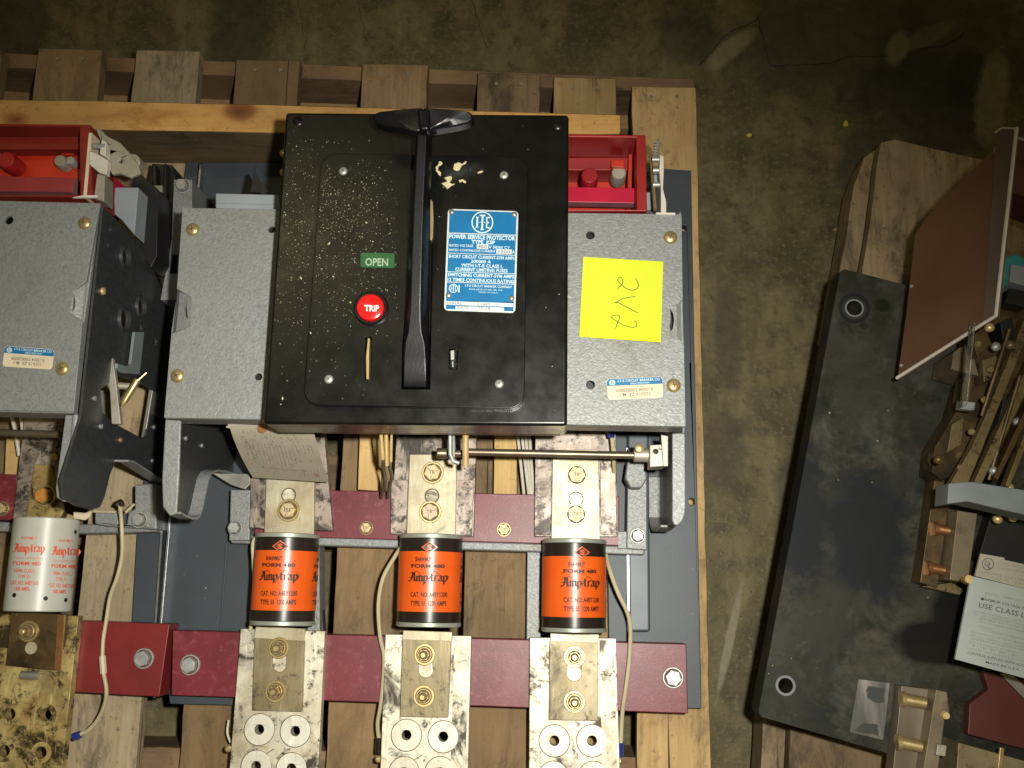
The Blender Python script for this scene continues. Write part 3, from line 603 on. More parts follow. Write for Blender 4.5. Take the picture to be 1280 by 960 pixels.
b = B(); b.prism(pl([(820, 265.5), (844, 266), (844, 268.5), (820, 268)], zg + .002), (0, 0, -.008)); b.build('sheet_tab', m_edge, mb)
b = B(); b.box((X_L + .004, P(540, 520, zg).y, zg - .026), (X_R - .004, P(540, 262, zg).y, zg - .018)); b.build('inner_black_chassis', m_blackpl, mb)
for px, py in ((241, 287), (222, 470), (838, 297), (842, 482)): dome_screw(px, py, zg, mb)
# shallow pressed recess marks at the sheet's side notches
# --- side plates with hook shaped legs
def legplate(name, loop, X, th, par, mt, holes=()):
    b = B(); b.prism(loop, (th, 0, 0), holes=holes); return b.build(name, mt, par, bevel=.0008, seg=2)
def ribbon(path, dx, th=.0018):
    """bent flange: a strip following the plate's edge, dx wide"""
    b = B(); n = len(path); k = 0
    off = []
    for i in range(n):
        d = (path[min(i + 1, n - 1)] - path[max(i - 1, 0)]); nn = Vector((0, -d.z, d.y)).normalized(); off.append(path[i] + nn * th)
    vs = []
    for a, o_ in zip(path, off): vs += [a, a + Vector((dx, 0, 0)), o_ + Vector((dx, 0, 0)), o_]
    fs = []
    for i in range(n - 1):
        for j in range(4): q = (j + 1) % 4; fs.append((i * 4 + j, i * 4 + q, i * 4 + 4 + q, i * 4 + 4 + j))
    fs += [(0, 1, 2, 3), (n * 4 - 4, n * 4 - 3, n * 4 - 2, n * 4 - 1)]
    b.add(vs, fs); return b
yF = P(206, 524, ZG).y; 
# outline of the plate in its own plane (y, z): a hook reaching south and a wall going down to the rail
def hook(X):                               # the hook's outline in the plate's plane, rounded
    px = [(203, 636), (207, 642), (214, 646), (222, 649), (229, 649), (233, 645), (236, 636), (240, 618), (244, 600), (248, 592), (255, 589), (266, 590), (280, 594), (300, 602)] if X < 0 else \
         [(845, 654), (842, 659), (837, 663), (832, 665), (829, 664), (827, 659), (825, 648), (822, 634), (819, 622), (817, 613), (815.5, 607)]
    return [(v.y, max(v.z, ZR + .003)) for v in plx(px, X)]
def plate_yz(X, leg_y, par, mt, th):
    yt = P(230, 262, ZG).y
    pts = [(yt, ZG - .003), (yF, ZG - .003)] + hook(X) + [(hook(X)[-1][0] + .004, ZR + .002), (yt - .02, ZR + .002)]
    return [Vector((X, y, z)) for y, z in pts]
legy = P(212, 643, ZG).y
lp = plate_yz(X_L, legy, mb, m_hammer_shade, .002)
lp_hole = [circx(233, 548, X_L, .0022), circx(252, 557, X_L, .0022)]
legplate('side_plate', lp, X_L, .002, mb, m_hammer_shade)
legplate('side_plate', plate_yz(X_R - .002, P(846, 662, ZG).y, mb, m_hammer_shade, .002), X_R, .002, mb, m_hammer)  # reflected light put in by colour: lighter grey than the west plate
# front flange of each leg
b = B(); b.prism(pl([(206, 524), (226, 525), (224, 590), (221, 642), (212, 645), (203, 634), (202, 600)], ZG - .002), (0, 0, -.003)); b.build('leg_flange', m_hammer, mb, bevel=.0015, seg=2)
b = B(); b.prism(pl([(840, 541), (857, 541), (857.5, 634), (856.5, 644), (853, 652), (847, 657.5), (842, 656), (840, 650)], ZG - .002), (0, 0, -.003)); b.build('leg_flange', m_hammer, mb, bevel=.0015, seg=2)
pth = [Vector((X_L + .002, y, z)) for y, z in hook(X_L)[1:]]
ribbon(pth, .012).build('leg_hem', m_hammer, mb)
ly2 = P(846, 660, ZG).y; pth = [Vector((X_R - .002, y, z)) for y, z in hook(X_R - .002)[1:]]
ribbon(pth, -.012).build('leg_hem', m_hammer, mb)
for px, py in ((232, 548), (252, 557)):
    q = PX(px, py, X_L + .0022); b = B(); b.lathe(q, [(.0021, -.0002), (.0021, .0012), (.0012, .0016)], 12, 0, 'X'); b.build('rivet', m_steel, mb)
# slanted brackets joining the left plate to the rail
b = B(); q = [P(250, 590, .17), P(304, 590, .17), P(312, 601, .15), P(300, 614, .15), P(262, 596, .17)]
b.prism(pl([(262, 590), (312, 592), (314, 604), (306, 612), (288, 606)], .178), (0, 0, -.012)); b.build('cross_bracket', m_steel_d, mb, bevel=.001)

# --- black cover plate with raised panel
b = B(); b.prism(rrect((357, 140), (711, 143), (709, 532), (329, 530), .003, ZC, 3), (0, 0, -(ZC - ZG) + .001)); cover = b.build('cover_plate', m_black, mb, bevel=.0045, seg=4)
slot = pl([(502, 486), (537, 486), (538, 432), (540, 340), (541, 248), (537, 242), (532, 246), (512, 300), (508, 380), (503, 430)], ZC + .0090)
sl1 = pl([(457, 421), (464, 421), (463, 475), (456, 475)], ZC + .0090); sl2 = pl([(562, 436), (572, 436), (571, 461), (561, 461)], ZC + .0090)
loopP = rrect((402, 191), (660, 196), (655, 511), (379, 506), .013, ZC + .0090, 6)
b = B(); b.prism(loopP, (0, 0, -.0085), holes=[slot, sl1, sl2]); panel = b.build('raised_panel', m_black, mb, bevel=.0052, seg=5)
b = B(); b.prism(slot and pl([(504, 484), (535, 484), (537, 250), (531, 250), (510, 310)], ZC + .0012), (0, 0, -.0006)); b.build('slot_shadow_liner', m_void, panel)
for px, py in ((429, 214), (630, 219), (411, 474), (624, 480)): dome_screw(px, py, ZC + .0090, mb, .0038, m_steel, .0018)
# small oval dimples near the cover's upper corners
for px, py in ((372, 151), (697, 156)):
    b = B(); q = P(px, py, ZC); b.lathe(q, [(.0045, 0), (.0035, .0006), (.0001, .0009)], 16, cap=False); b.build('dimple', m_black_h, mb)
# brass levers in their slots
b = B(); b.prism(pl([(535.5, 252), (538, 248), (541, 252), (542, 275), (541, 297), (538.5, 301), (536, 297)], ZC + .0120), (0, 0, -.01)); b.build('crescent_lever', M('dull_brass_lever', (.55, .40, .24), (.45, .32, .18), 60, rough=.35, metal=.6), mb, bevel=.0008, seg=2)
b = B(); b.prism(pl([(459.5, 422), (462.5, 423), (461.5, 440), (461, 474), (457.5, 474), (457, 448)], ZC + .0125), (0, 0, -.01)); b.build('slot_lever', m_brass, mb, bevel=.0006)
b = B(); b.prism(pl([(563, 438), (568, 437), (568, 449), (563, 450)], ZC + .0115), (0, 0, -.008)); b.prism(pl([(564.5, 451), (567, 451), (567, 459), (564.5, 459)], ZC + .0105), (0, 0, -.007)); b.build('slot_latch', m_steel_d, mb, bevel=.0006)
# OPEN indicator
zt = ZC + .0090; pj = lambda z: (lambda x, y: P(x, y, z))
b = B(); b.prism(rrect((451, 316), (493, 316.5), (493, 335), (450.5, 334), .0012, zt + .0012, 2), (0, 0, -.002)); b.text("OPEN", pj(zt + .0015), 456.5, 332, 485, 332.4, 9.5, 1, .015)
b.build('open_indicator', [m_green, m_dullw], mb)
# TRIP button
c = P(464, 386, zt); b = B(); b.lathe(c, [(.0150, 0), (.0150, .002), (.0138, .003), (.0124, .003), (.0124, .0005)], 40, 0, cap=False); o = b.build('button_collar', m_black_h, mb)
b = B(); b.lathe(c, [(.0118, 0), (.0118, .0045), (.0112, .0056), (.0098, .0062), (.0001, .0064)], 40, 0, cap=False); b.text("TRIP", pj(zt + .0068), 455.5, 388.8, 474, 389, 7.4, 1, .03); b.build('trip_button', [m_btn, m_wpaint], mb)
# nameplate
zn = zt + .0012; nq = ((560, 261), (648, 264), (644, 391), (555, 388))
b = B(); b.prism(rrect(*nq, .0035, zn, 4), (0, 0, -.0014)); 
def npj(z):                                # nameplate's own frame: x 0..88, y 0..127 in photo pixels
    A_, B_, C_, D_ = [Vector((x, y, 0)) for x, y in nq]
    def f(x, y):
        u, w = x / 88, y / 127; q = (A_.lerp(B_, u)).lerp(D_.lerp(C_, u), w); return P(q.x, q.y, z)
    return f
e = npj(zn + .00025); e2 = npj(zn + .0006); e3 = npj(zn + .0009)
def quad(b, pjx, x0, y0, x1, y1, m): b.add([pjx(x0, y0), pjx(x1, y0), pjx(x1, y1), pjx(x0, y1)], [(0, 1, 2, 3)], m)
for y0_, y1_ in ((1.6, 29.5), (30.8, 54.8), (55.6, 78), (78.8, 91), (91.8, 114.8), (121, 125.2)): quad(b, e, 2.2, y0_, 85.8, y1_, 1)
quad(b, e, 2.2, 114, 85.8, 121.5, 1)
quad(b, e2, 2, 115.2, 85, 119.8, 0); quad(b, e2, 14, 121, 74, 125, 0)
def ringp(b, pjx, cx_, cy_, r1, r0, m, n=28):
    for i in range(n):
        a0, a1 = 2 * math.pi * i / n, 2 * math.pi * (i + 1) / n
        b.add([pjx(cx_ + r1 * math.cos(a0), cy_ + r1 * math.sin(a0)), pjx(cx_ + r1 * math.cos(a1), cy_ + r1 * math.sin(a1)), pjx(cx_ + r0 * math.cos(a1), cy_ + r0 * math.sin(a1)), pjx(cx_ + r0 * math.cos(a0), cy_ + r0 * math.sin(a0))], [(0, 1, 2, 3)], m)
ringp(b, e2, 43.5, 15.5, 13.6, 12.2, 2)
def ite(b, pjx, cx_, cy_, s, m):
    def bar(x0, y0, x1, y1): quad(b, pjx, cx_ + x0 * s, cy_ + y0 * s, cx_ + x1 * s, cy_ + y1 * s, m)
    bar(-.62, -.6, -.45, .6); bar(-.68, -.6, -.39, -.48); bar(-.68, .48, -.39, .6)
    bar(-.09, -.8, .09, .8); bar(-.3, -.8, .3, -.64); bar(-.18, .68, .18, .8)
    bar(.38, -.6, .52, .6); bar(.38, -.6, .78, -.47); bar(.38, -.07, .7, .07); bar(.38, .47, .78, .6)
    bar(-.30, -.05, -.20, .05); bar(.20, -.05, .30, .05)
ite(b, e2, 43.5, 15.5, 12, 2)
for t, x0, y, x1, h, bo in (("POWER SERVICE PROTECTOR", 3, 36.6, 85, 5, .025), ("TYPE  KSP", 31, 42.2, 60, 4.4, .025), ("RATED VOLTAGE", 3.5, 46.8, 33, 3, .01), ("V 50/60 CY", 52.5, 47.6, 79, 3.4, .01),
        ("RATED CONTINUOUS CURRENT", 3.5, 52.6, 61, 3, .01), ("A", 82, 53, 85, 4, .02), ("SHORT CIRCUIT CURRENT-SYM AMPS", 3, 61, 85, 4, .015), ("200000 A", 31, 66.3, 56, 3.8, .015),
        ("WITH I-T-E CLASS L", 19, 71.6, 71, 4, .02), ("CURRENT LIMITING FUSES", 12, 77, 77, 4.2, .02), ("SWITCHING CURRENT-SYM AMPS", 3, 84, 85, 4.2, .02), ("12 TIMES CONTINUOUS RATING", 3, 90.2, 85, 4.2, .02),
        ("I-T-E CIRCUIT BREAKER COMPANY", 25, 96.5, 83, 3, .008), ("PHILADELPHIA 30, PA.", 30, 100.2, 72, 1.8, 0), ("MADE IN U.S.A.", 42, 103.5, 66, 1.8, 0)):
    b.text(t, e2, x0, y, x1, y, h, 2, bo)
quad(b, e2, 37.5, 42.6, 52, 48.8, 0); quad(b, e2, 62, 48.2, 81.5, 54, 0)
b.text("480", e3, 39, 47.6, 50, 47.6, 3.8, 3, .0); b.text("1200", e3, 65, 53, 79, 53, 3.6, 3, .0)
b.text("SERIAL", e3, 3.5, 119.2, 22, 119.2, 3.3, 3, .0); b.text("31489", e3, 41, 119.2, 57, 119.2, 3.3, 3, .0)
b.text("DATE", e3, 16.5, 124.4, 30, 124.4, 3.3, 3, .0); b.text("10-68", e3, 43, 124.4, 57, 124.4, 3.3, 3, .0)
ringp(b, e2, 10.5, 99, 5.6, 4.8, 2, 18); ite(b, e2, 10.5, 99, 5, 2); quad(b, e2, 16.8, 94.6, 18.2, 104, 2)
m_nink = M('dark_plate_print', (.12, .14, .16), None, 60, rough=.6)
npl = b.build('nameplate', [m_platem, m_blue, m_ltblue, m_nink], mb)
for x, y in ((5, 4), (83, 4.5), (5, 108), (83, 109)):
    q = npj(zn)(x, y); b = B(); b.lathe(q, [(.0026, 0), (.0024, .0012), (.0012, .0018), (.0001, .0019)], 14, cap=False); b.build('rivet', m_steel_d, npl, ang=60)

# handle: tapered arm rising from the slot to a T grip
b = B(); secs = [(518.5, 484, 16, 14, .4005, .016), (518.5, 474, 17, 14, .4035, .018), (518.5, 445, 17, 13.5, .4065, .018), (518.5, 428, 16.5, 12, .408, .018), (518.5, 416, 16, 8.5, .410, .018), (518.7, 400, 15, 7, .412, .017), (519.3, 380, 14.6, 6.2, .415, .017), (521, 320, 13.4, 6, .423, .017), (523.5, 250, 11.6, 5.8, .433, .017), (526.5, 190, 10.2, 5.6, .443, .017), (528.5, 146, 9.5, 5.4, .449, .016)]
vs = []; fs = []
for (px, py, hw, tw, zt_, th) in secs:
    a = P(px - hw, py, zt_); c = P(px + hw, py, zt_); mid = (a + c) / 2; w = (c - a).length / 2; t_ = tw / hw
    for ux, uz in ((-1, -.55), (-(1 + t_) / 2, -.20), (-t_, 0), (t_, 0), ((1 + t_) / 2, -.20), (1, -.55), (1, -1), (-1, -1)): vs.append(Vector((mid.x + ux * w, mid.y, zt_ + uz * th)))
for i in range(len(secs) - 1):
    for j in range(8): q = (j + 1) % 8; fs.append((i * 8 + j, i * 8 + q, i * 8 + 8 + q, i * 8 + 8 + j))
fs += [tuple(range(8)), tuple(range(len(vs) - 8, len(vs)))]
b.add(vs, fs); h = b.build('handle', m_black_h, mb, bevel=.0008, seg=2, ang=38)
# grip wings
def wing(pts_top, name='grip_wing'):
    """pts: (px, py, z) around the wing, ridge first"""
    b = B(); top = [P(x, y, z) for x, y, z in pts_top]; n = len(top); cz = sum(top, Vector()) / n + Vector((0, .001, .0012))
    bot = [q + Vector((0, 0, -.013)) for q in top]; b.add([cz] + top + bot, [(0, i + 1, (i + 1) % n + 1) for i in range(n)] + [(i + 1, (i + 1) % n + 1, (i + 1) % n + 1 + n, i + 1 + n) for i in range(n)] + [tuple(range(n + 1, 2 * n + 1))])
    return b.build(name, m_black_h, h, bevel=.0030, seg=4, ang=50)
wing([(529, 134, .456), (500, 136, .453), (474, 139, .450), (467, 142, .448), (465, 148, .447), (469, 153, .447), (480, 157, .448), (504, 161, .450), (520, 165, .452), (528, 163, .452)])
wing([(529, 134, .456), (560, 136, .453), (586, 139, .450), (592, 143, .448), (592, 149, .447), (586, 153, .447), (570, 157, .448), (545, 161, .450), (537, 162, .452), (530, 160, .452)])
b = B(); b.prism(pl([(521, 135), (537, 135), (537, 162), (524, 163)], .4585), (0, 0, -.013)); b.build('grip_hub', m_black_h, h, bevel=.003, seg=3)

# glue residue on the raised panel
b = B(); zq = zt + .0004
def zz(pts, ox, oy, s): return [(ox + a / s, oy + c_ / s) for a, c_ in pts]
for loop in ([(815, 362), (825, 362), (828, 375), (812, 385), (808, 400), (822, 410), (822, 428), (815, 425), (800, 402), (797, 388), (808, 378)],
             [(880, 372), (900, 365), (915, 372), (935, 360), (932, 372), (915, 382), (905, 400), (890, 405), (877, 395)],
             [(835, 435), (868, 425), (872, 440), (860, 455), (872, 462), (885, 462), (870, 470), (850, 485), (838, 470), (827, 460), (845, 455), (850, 445)],
             [(983, 412), (1000, 402), (1010, 405), (992, 418)], [(900, 445), (915, 442), (935, 450), (928, 460), (918, 452), (903, 455)]):
    q = pl(zz(loop, 320, 100, 3.5556), zq); qq = []
    for i in range(len(q)):
        for k in range(4): p = q[i].lerp(q[(i + 1) % len(q)], k / 4); qq.append(p + Vector((noise.noise(p * 900), noise.noise(p * 900 + Vector((7, 7, 7))), 0)) * .0007)
    b.prism(qq, (0, 0, -.0004))
b.build('glue_residue', m_chip, mb, kind='stuff')
# sparkling dust and wood flecks all over the black plate
b = B(); rnd = random.Random(3)
for i in range(1900):
    t = rnd.random()
    if t < .66: px, py = rnd.gauss(388, 34) if rnd.random() < .7 else rnd.gauss(430, 50), rnd.triangular(150, 520, 250)
    elif t < .97: px, py = rnd.gauss(455, 40), rnd.triangular(190, 440, 270)
    else: px, py = rnd.uniform(350, 705), rnd.uniform(150, 525)
    if rnd.random() < (py - 330) / 260: continue
    if not (max(362 - (py - 140) * .07, 334) < px < 702 and 148 < py < 520): continue
    if 498 < px < 545 and py > 165: continue
    if 552 < px < 652 and 258 < py < 394 and rnd.random() < .93: continue
    inside = 405 - (py - 190) * .075 < px < 655 and 198 < py < 503
    edge = (398 - (py - 190) * .075 < px < 662 and 187 < py < 514)
    if edge and not inside: continue
    z = zt if inside else ZC; s_ = rnd.choice((.00014, .00018, .0002, .00024, .0003, .00042)); s_ *= 2.1 if rnd.random() < .03 else .82
    q = P(px, py, z + .00015); a = rnd.random() * 3.14; l = s_ * rnd.uniform(1, 2.2); u = Vector((math.cos(a), math.sin(a), 0)); w = Vector((-u.y, u.x, 0))
    top = q + Vector((0, 0, s_ * .9)); b.add([q - u * l, q - w * s_, q + u * l, q + w * s_, top], [(0, 1, 4), (1, 2, 4), (2, 3, 4), (3, 0, 4)])
b.build('dust_flecks', m_dust, mb, smooth=False, kind='stuff')
# fine chips lying on the rail and bars
b = B()
for px, py, s_ in ((875, 720, .0022), (866, 711, .001), (866, 767, .001), (837, 737, .0008), (838, 689, .0008), (829, 600, .0007), (257, 735, .0014), (246, 695, .0008), (230, 718, .0007), (256, 748, .0006), (288, 633, .0007), (224, 700, .0006), (812, 622, .0006), (855, 790, .0006)):
    q = P(px, py, ZR + .0003); a = rnd.random() * 3; u = Vector((math.cos(a), math.sin(a), 0)) * s_; w = Vector((-u.y, u.x, 0)) * .4; b.add([q - u, q - w, q + u, q + w, q + Vector((0, 0, s_ * .4))], [(0, 1, 4), (1, 2, 4), (2, 3, 4), (3, 0, 4)])
b.build('paint_chips', m_dust, mb, smooth=False, kind='stuff')

# --- makers label on the grey sheet
def maker_label(q4, z, par, lettering, n3, rot=False, ypart=.34):
    b = B(); b.prism(rrect(*q4, .003, z + .0003, 4), (0, 0, -.0004)); A_, B_, C_, D_ = [Vector((x, y, 0)) for x, y in q4]
    def f(dz):
        def g(u, w): q = A_.lerp(B_, u).lerp(D_.lerp(C_, u), w); return P(q.x, q.y, z + dz)
        return g
    g = f(.00055); hd = [g(.04, .02), g(.96, .02), g(.995, .14), g(1, ypart), g(0, ypart), g(.005, .14)]; b.flat(hd, 1)
    g2 = f(.0008)
    for s_, x0, y_, x1, h_, m_ in lettering:
        vs, fs = textmesh(s_, .01)
        if m_ == 3: b.add([g2(x1 + (x0 - x1) * u, y_ - h_ + w * h_) for u, w in vs], fs, 3)      # typed the other way up
        else: b.add([g2(x0 + (x1 - x0) * u, y_ - w * h_) for u, w in vs], fs, m_)
    for i in range(14):
        a0, a1 = 2 * math.pi * i / 14, 2 * math.pi * (i + 1) / 14; P_ = lambda a, r: g2(.10 + r * .055 * math.cos(a), .19 + r * .125 * math.sin(a))
        b.add([P_(a0, 1), P_(a1, 1), P_(a1, .72), P_(a0, .72)], [(0, 1, 2, 3)], 2)
    for x in (.075, .1, .122): b.add([g2(x - .006, .12), g2(x + .006, .12), g2(x + .006, .26), g2(x - .006, .26)], [(0, 1, 2, 3)], 2)
    return b.build('maker_label', [m_cream, m_blue, m_ltblue, m_tagink], par)
lt = [("I-T-E CIRCUIT BREAKER CO", .20, .18, .95, .115, 2), ("GREELEY, PENNSYLVANIA", .42, .30, .76, .075, 2), ("K-3004 500020009", .16, .66, .82, .16, 3), ("225019-ZE  M.1", .22, .86, .78, .15, 3)]
maker_label([(758, 473.5), (828, 470.5), (829, 497), (760, 500)], ZG, mb, lt, 3)

# --- operating shaft below the cover
b = B(); b.tube([P(586, 565, .262), P(806, 569.5, .262)], .0036, 16); b.build('operating_shaft', m_rod, mb)
b = B(); b.lathe(P(546, 566.5, .262), [(.0045, 0), (.0052, .001), (.0052, .009), (.0045, .0105), (.0035, .0105), (.0035, .03)], 20, 0, 'X'); b.build('shaft_knob', m_rod, mb)
b = B(); b.lathe(P(792, 569, .262), [(.0066, 0), (.0066, .016)], 24, 0, 'X'); b.build('shaft_collar', m_cast, mb, bevel=.0008)
b = B(); b.prism(pl([(812, 556), (829, 555), (832, 562), (832, 583), (812, 584)], .278), (0, 0, -.024), holes=[circ(820, 564, .278, .0020)]); b.build('crank_block', m_cast, mb, bevel=.0012)
b = B(); b.lathe(P(799, 560, .270), [(.0048, 0), (.0042, .003), (.001, .0042)], 18); b.build('shaft_screw', m_brass, mb)
b = B(); b.tube([P(563, 538, .285), P(563, 568, .285), P(567, 577, .285), P(574, 579, .285)], .0022, 10); b.tube([P(567, 538, .283), P(567, 572, .283)], .0014, 8); b.build('shaft_hook', m_steel, mb)
for (pts, r, mt) in (([(582, 537), (582, 583)], .0030, m_brass_hi), ([(475.5, 533), (478.5, 574)], .0019, m_brass_hi), ([(482.5, 533), (483.5, 582)], .0019, m_brass_hi), ([(489.5, 536), (489, 577)], .0012, m_brass_hi)):
    b = B(); b.tube([P(*pts[0], .300), P(*pts[1], .285)], r, 12); b.build('brass_pin', mt, mb)
for pa in ([(479, 574), (482, 600), (476, 622)], [(486, 580), (490, 596), (484, 622)]):
    b = B(); b.tube([P(pa[0][0], pa[0][1], .283), P(pa[1][0], pa[1][1], .25), P(pa[2][0], pa[2][1], .178)], .0018, 8); b.build('wire', M('dark_sleeved_wire', (.14, .12, .09), None, 60, rough=.5), mb)
b = B(); b.prism(pl([(826, 543), (836, 545), (836, 583), (829, 583)], .282), (0, 0, -.004)); b.build('crank_plate', m_cast, mb, bevel=.0008)
b = B(); b.prism(pl([(396, 530), (700, 535), (700, 541), (396, 538)], .318), (0, 0, -.02)); b.build('cover_ledge', m_copper_dk, mb, bevel=.001)
# --- trailing indicator wires of the fuses
def wire(pts, r, mt, par, name='wire', sub=4):
    q = [P(*p) for p in pts]; out = []
    for i in range(len(q) - 1):
        p0, p1, p2, p3 = q[max(i - 1, 0)], q[i], q[i + 1], q[min(i + 2, len(q) - 1)]
        for k in range(sub):
            t = k / sub; out.append(.5 * ((2 * p1) + (-p0 + p2) * t + (2 * p0 - 5 * p1 + 4 * p2 - p3) * t * t + (-p0 + 3 * p1 - 3 * p2 + p3) * t ** 3))
    out.append(q[-1]); b = B(); b.tube(out, r, 8); return b.build(name, mt, par)
wire([(322, 668, .19), (316, 680, .195), (317, 705, .195), (317, 740, .19), (313, 788, .185)], .0019, m_wire, mb)
wire([(504, 680, .2), (494, 695, .195), (479, 722, .19), (473, 755, .185), (475, 795, .18), (480, 820, .178), (479, 850, .175), (476, 880, .172), (472, 905, .165), (474, 925, .16)], .0021, m_wire, mb)
wire([(757, 692, .2), (763, 715, .19), (773, 742, .185), (784, 765, .18), (788, 785, .178), (787, 820, .176), (783, 855, .175), (778, 890, .172), (776, 930, .168)], .0022, m_wire, mb)
for pa in ([(776, 928, .168), (775, 946, .166)], [(474, 922, .16), (473, 942, .16)]): wire(pa, .0034, m_blue_t if pa[0][0] > 600 else m_fblack, mb, 'crimp_sleeve')
for px, py in ((773, 950), (287, 935), (474, 948)):
    b = B(); b.lathe(P(px, py, .165), [(.0035, 0), (.0035, .005), (.002, .006)], 12); b.build('terminal_screw', m_brass, mb)
wire([(286, 900, .15), (284, 915, .15), (288, 928, .155)], .0012, m_wirew, mb)
wire([(764, 540, .21), (766, 558, .21), (768, 590, .19)], .0022, m_wire, mb); wire([(762, 533, .215), (764, 547, .212)], .0035, m_blue_t, mb, 'crimp_sleeve')

# --- red box behind the front sheet (arc chute housing), right of the cover
def red_box(q, zt_, par, knob, cyls, strip, wallpx=12, depth=.10, mt=None):
    mt = mt or m_red
    (x0, y0), (x1, y1) = q; b = B()
    outer = pl([(x0, y0), (x1, y0 + (x1 - x0) * .013), (x1 + 2, y1), (x0, y1)], zt_)
    inner = pl([(x0 + 4, y0 + 4), (x1 - wallpx, y0 + 5), (x1 - wallpx + 1, y1 - 2), (x0 + 4, y1 - 2)], zt_)
    b.prism(outer, (0, 0, -depth), holes=[inner]); o = b.build('arc_chute_housing', mt, par, bevel=.001)
    b = B(); b.prism([p + Vector((0, 0, -depth * .75)) for p in inner], (0, 0, -.006)); b.build('housing_floor', m_redor, o)
    i0, i1, i2, i3 = inner
    b = B(); h0 = depth * .45; b.box((i0.x, i0.y - .014, zt_ - depth * .8), (i1.x, i0.y - .0005, zt_ - h0)); b.build('housing_ledge', mt, o, bevel=.0008)
    return o
rb = red_box([(690, 167), (807, 264)], ZG - .002, mb, None, None, None)
b = B(); b.prism(pl([(690, 233), (793, 235), (793, 254), (690, 252)], ZG - .025), (0, 0, -.012), m=0, ms=1); b.build('crimson_bar', [m_pink, m_mauve], rb, bevel=.0006)
b = B(); b.lathe(P(736, 231, ZG - .040), [(.0085, 0), (.0085, .021), (.0075, .0235)], 12); b.build('red_knob', M('dark_red_knob', (.30, .008, .014), None, 60, rough=.4), rb, bevel=.0006)
b = B(); b.lathe(P(772, 226, ZG - .060), [(.0075, 0), (.0075, .018), (.0065, .020)], 20); b.build('white_post', m_cast, rb)
b = B(); b.prism(pl([(764, 200), (780, 200), (780, 209), (764, 208)], ZG - .035), (0, 0, -.03)); b.build('red_stop', m_redor, rb, bevel=.0006)
b = B(); b.prism(pl([(786, 193), (790, 193), (789, 250), (785, 250)], ZG - .03), (0, 0, -.03)); b.build('red_rib', m_redor, rb)
# linkage at the housing's right
b = B(); b.prism(pl([(825, 193), (830, 195), (830, 214), (829, 236), (833, 252), (833, 266), (826, 267), (826, 236), (824, 214)], .325), (0, 0, -.01)); b.build('link_arm', m_edge, mb, bevel=.0008)
b = B(); b.tube([P(812, 186, .30), P(815, 215, .31), P(819, 262, .325)], .0018, 8); b.build('brass_rod', m_brass, mb)
b = B(); pts = []
for i in range(60): t = i / 59; a = t * 2 * math.pi * 6; q = P(818 + t * 4, 199 - t * 22, .31); pts.append(q + Vector((.0028 * math.cos(a), 0, .0028 * math.sin(a))))
b.tube(pts, .0007, 6); b.tube([P(822, 177, .31), P(823.5, 174, .312), P(821, 176, .314)], .0007, 6); b.build('coil_spring', m_steel, mb)
for px, py, r, mt in ((819, 199.5, .0028, m_steel), (820, 231, .0026, m_steel), (820, 213, .0042, m_steel_d)):
    b = B(); b.lathe(P(px, py, .318) - Vector((.003, 0, 0)), [(r, 0), (r, .007)], 14, 0, 'X'); b.build('pivot_pin', mt, mb)
b = B(); b.prism(pl([(815, 208), (821, 208), (822, 230), (816, 230)], .312), (0, 0, -.01)); b.build('link_block', m_greyblk, mb, bevel=.0008)
b = B(); b.prism(pl([(806, 240), (816, 240), (818, 262), (806, 262)], .29), (0, 0, -.05)); b.build('grey_moulding', m_greyblk, mb, bevel=.0008)
# things behind the sheet on the left
b = B(); b.prism(pl([(269, 241), (350, 243), (350, 262), (269, 259)], .305), (0, 0, -.03)); b.prism(pl([(269, 253), (350, 255), (350, 262), (269, 260)], .308), (0, 0, -.005)); b.build('grey_moulding', m_greyblk, mb, bevel=.0015)
b = B(); b.add([P(318, 214, .30), P(335, 240, .30), P(313, 240, .30), P(318, 214, .24), P(335, 240, .24), P(313, 240, .24)], [(0, 1, 2), (3, 4, 5), (0, 1, 4, 3), (1, 2, 5, 4), (2, 0, 3, 5)]); b.build('black_barrier', m_blackpl, mb)
b = B(); b.prism(pl([(217, 224), (240, 224), (240, 300), (229, 375), (200, 375), (214, 300)], .20), (0, 0, -.06)); b.build('side_bracket', m_hammer, mb, bevel=.001)
b = B(); b.prism(pl([(215.5, 318), (222, 318), (221, 342), (212, 342)], .2006), (0, 0, -.0006)); b.build('bracket_slot', m_void, mb)
hex_bolt(229, 233, .20, mb, .0085, .0062, .006, m_steel, m_steel)
for px, py in ((356, 193), (356, 217)):
    b = B(); b.lathe(P(px, py, .33), [(.004, 0), (.004, .004), (.002, .005)], 14); b.build('brass_stud', m_brass, mb)

# ================================================================== STICKY NOTE AND PAPER TAG
b = B(); n = 14; A_, B_, C_, D_ = [Vector((x, y, 0)) for x, y in ((729, 321), (829, 327), (826, 428), (724, 421))]
def note(u, w, dz=0):
    q = A_.lerp(B_, u).lerp(D_.lerp(C_, u), w); lift = .0016 + .011 * max(0, w - .5) ** 1.7 + .006 * max(0, u - .72) * w + .0007 * math.sin(u * 5 + w * 2)
    return P(q.x, q.y, ZG + lift + dz)
vs = [note(i / n, j / n) for j in range(n + 1) for i in range(n + 1)]; b.add(vs, [(j * (n + 1) + i, j * (n + 1) + i + 1, (j + 1) * (n + 1) + i + 1, (j + 1) * (n + 1) + i) for j in range(n) for i in range(n)])
def npx(zx, zy):                          # handwriting traced in note coordinates
    px, py = 560 + zx / 3.5556, 300 + zy / 3.5556; u = (px - 727) / 100; w = (py - 321 - u * 6) / 100; return (u, w)
hw = lambda pts: [((755 + a / 10.667 - 560) * 3.5556, (335 + c_ / 10.667 - 300) * 3.5556) for a, c_ in pts]
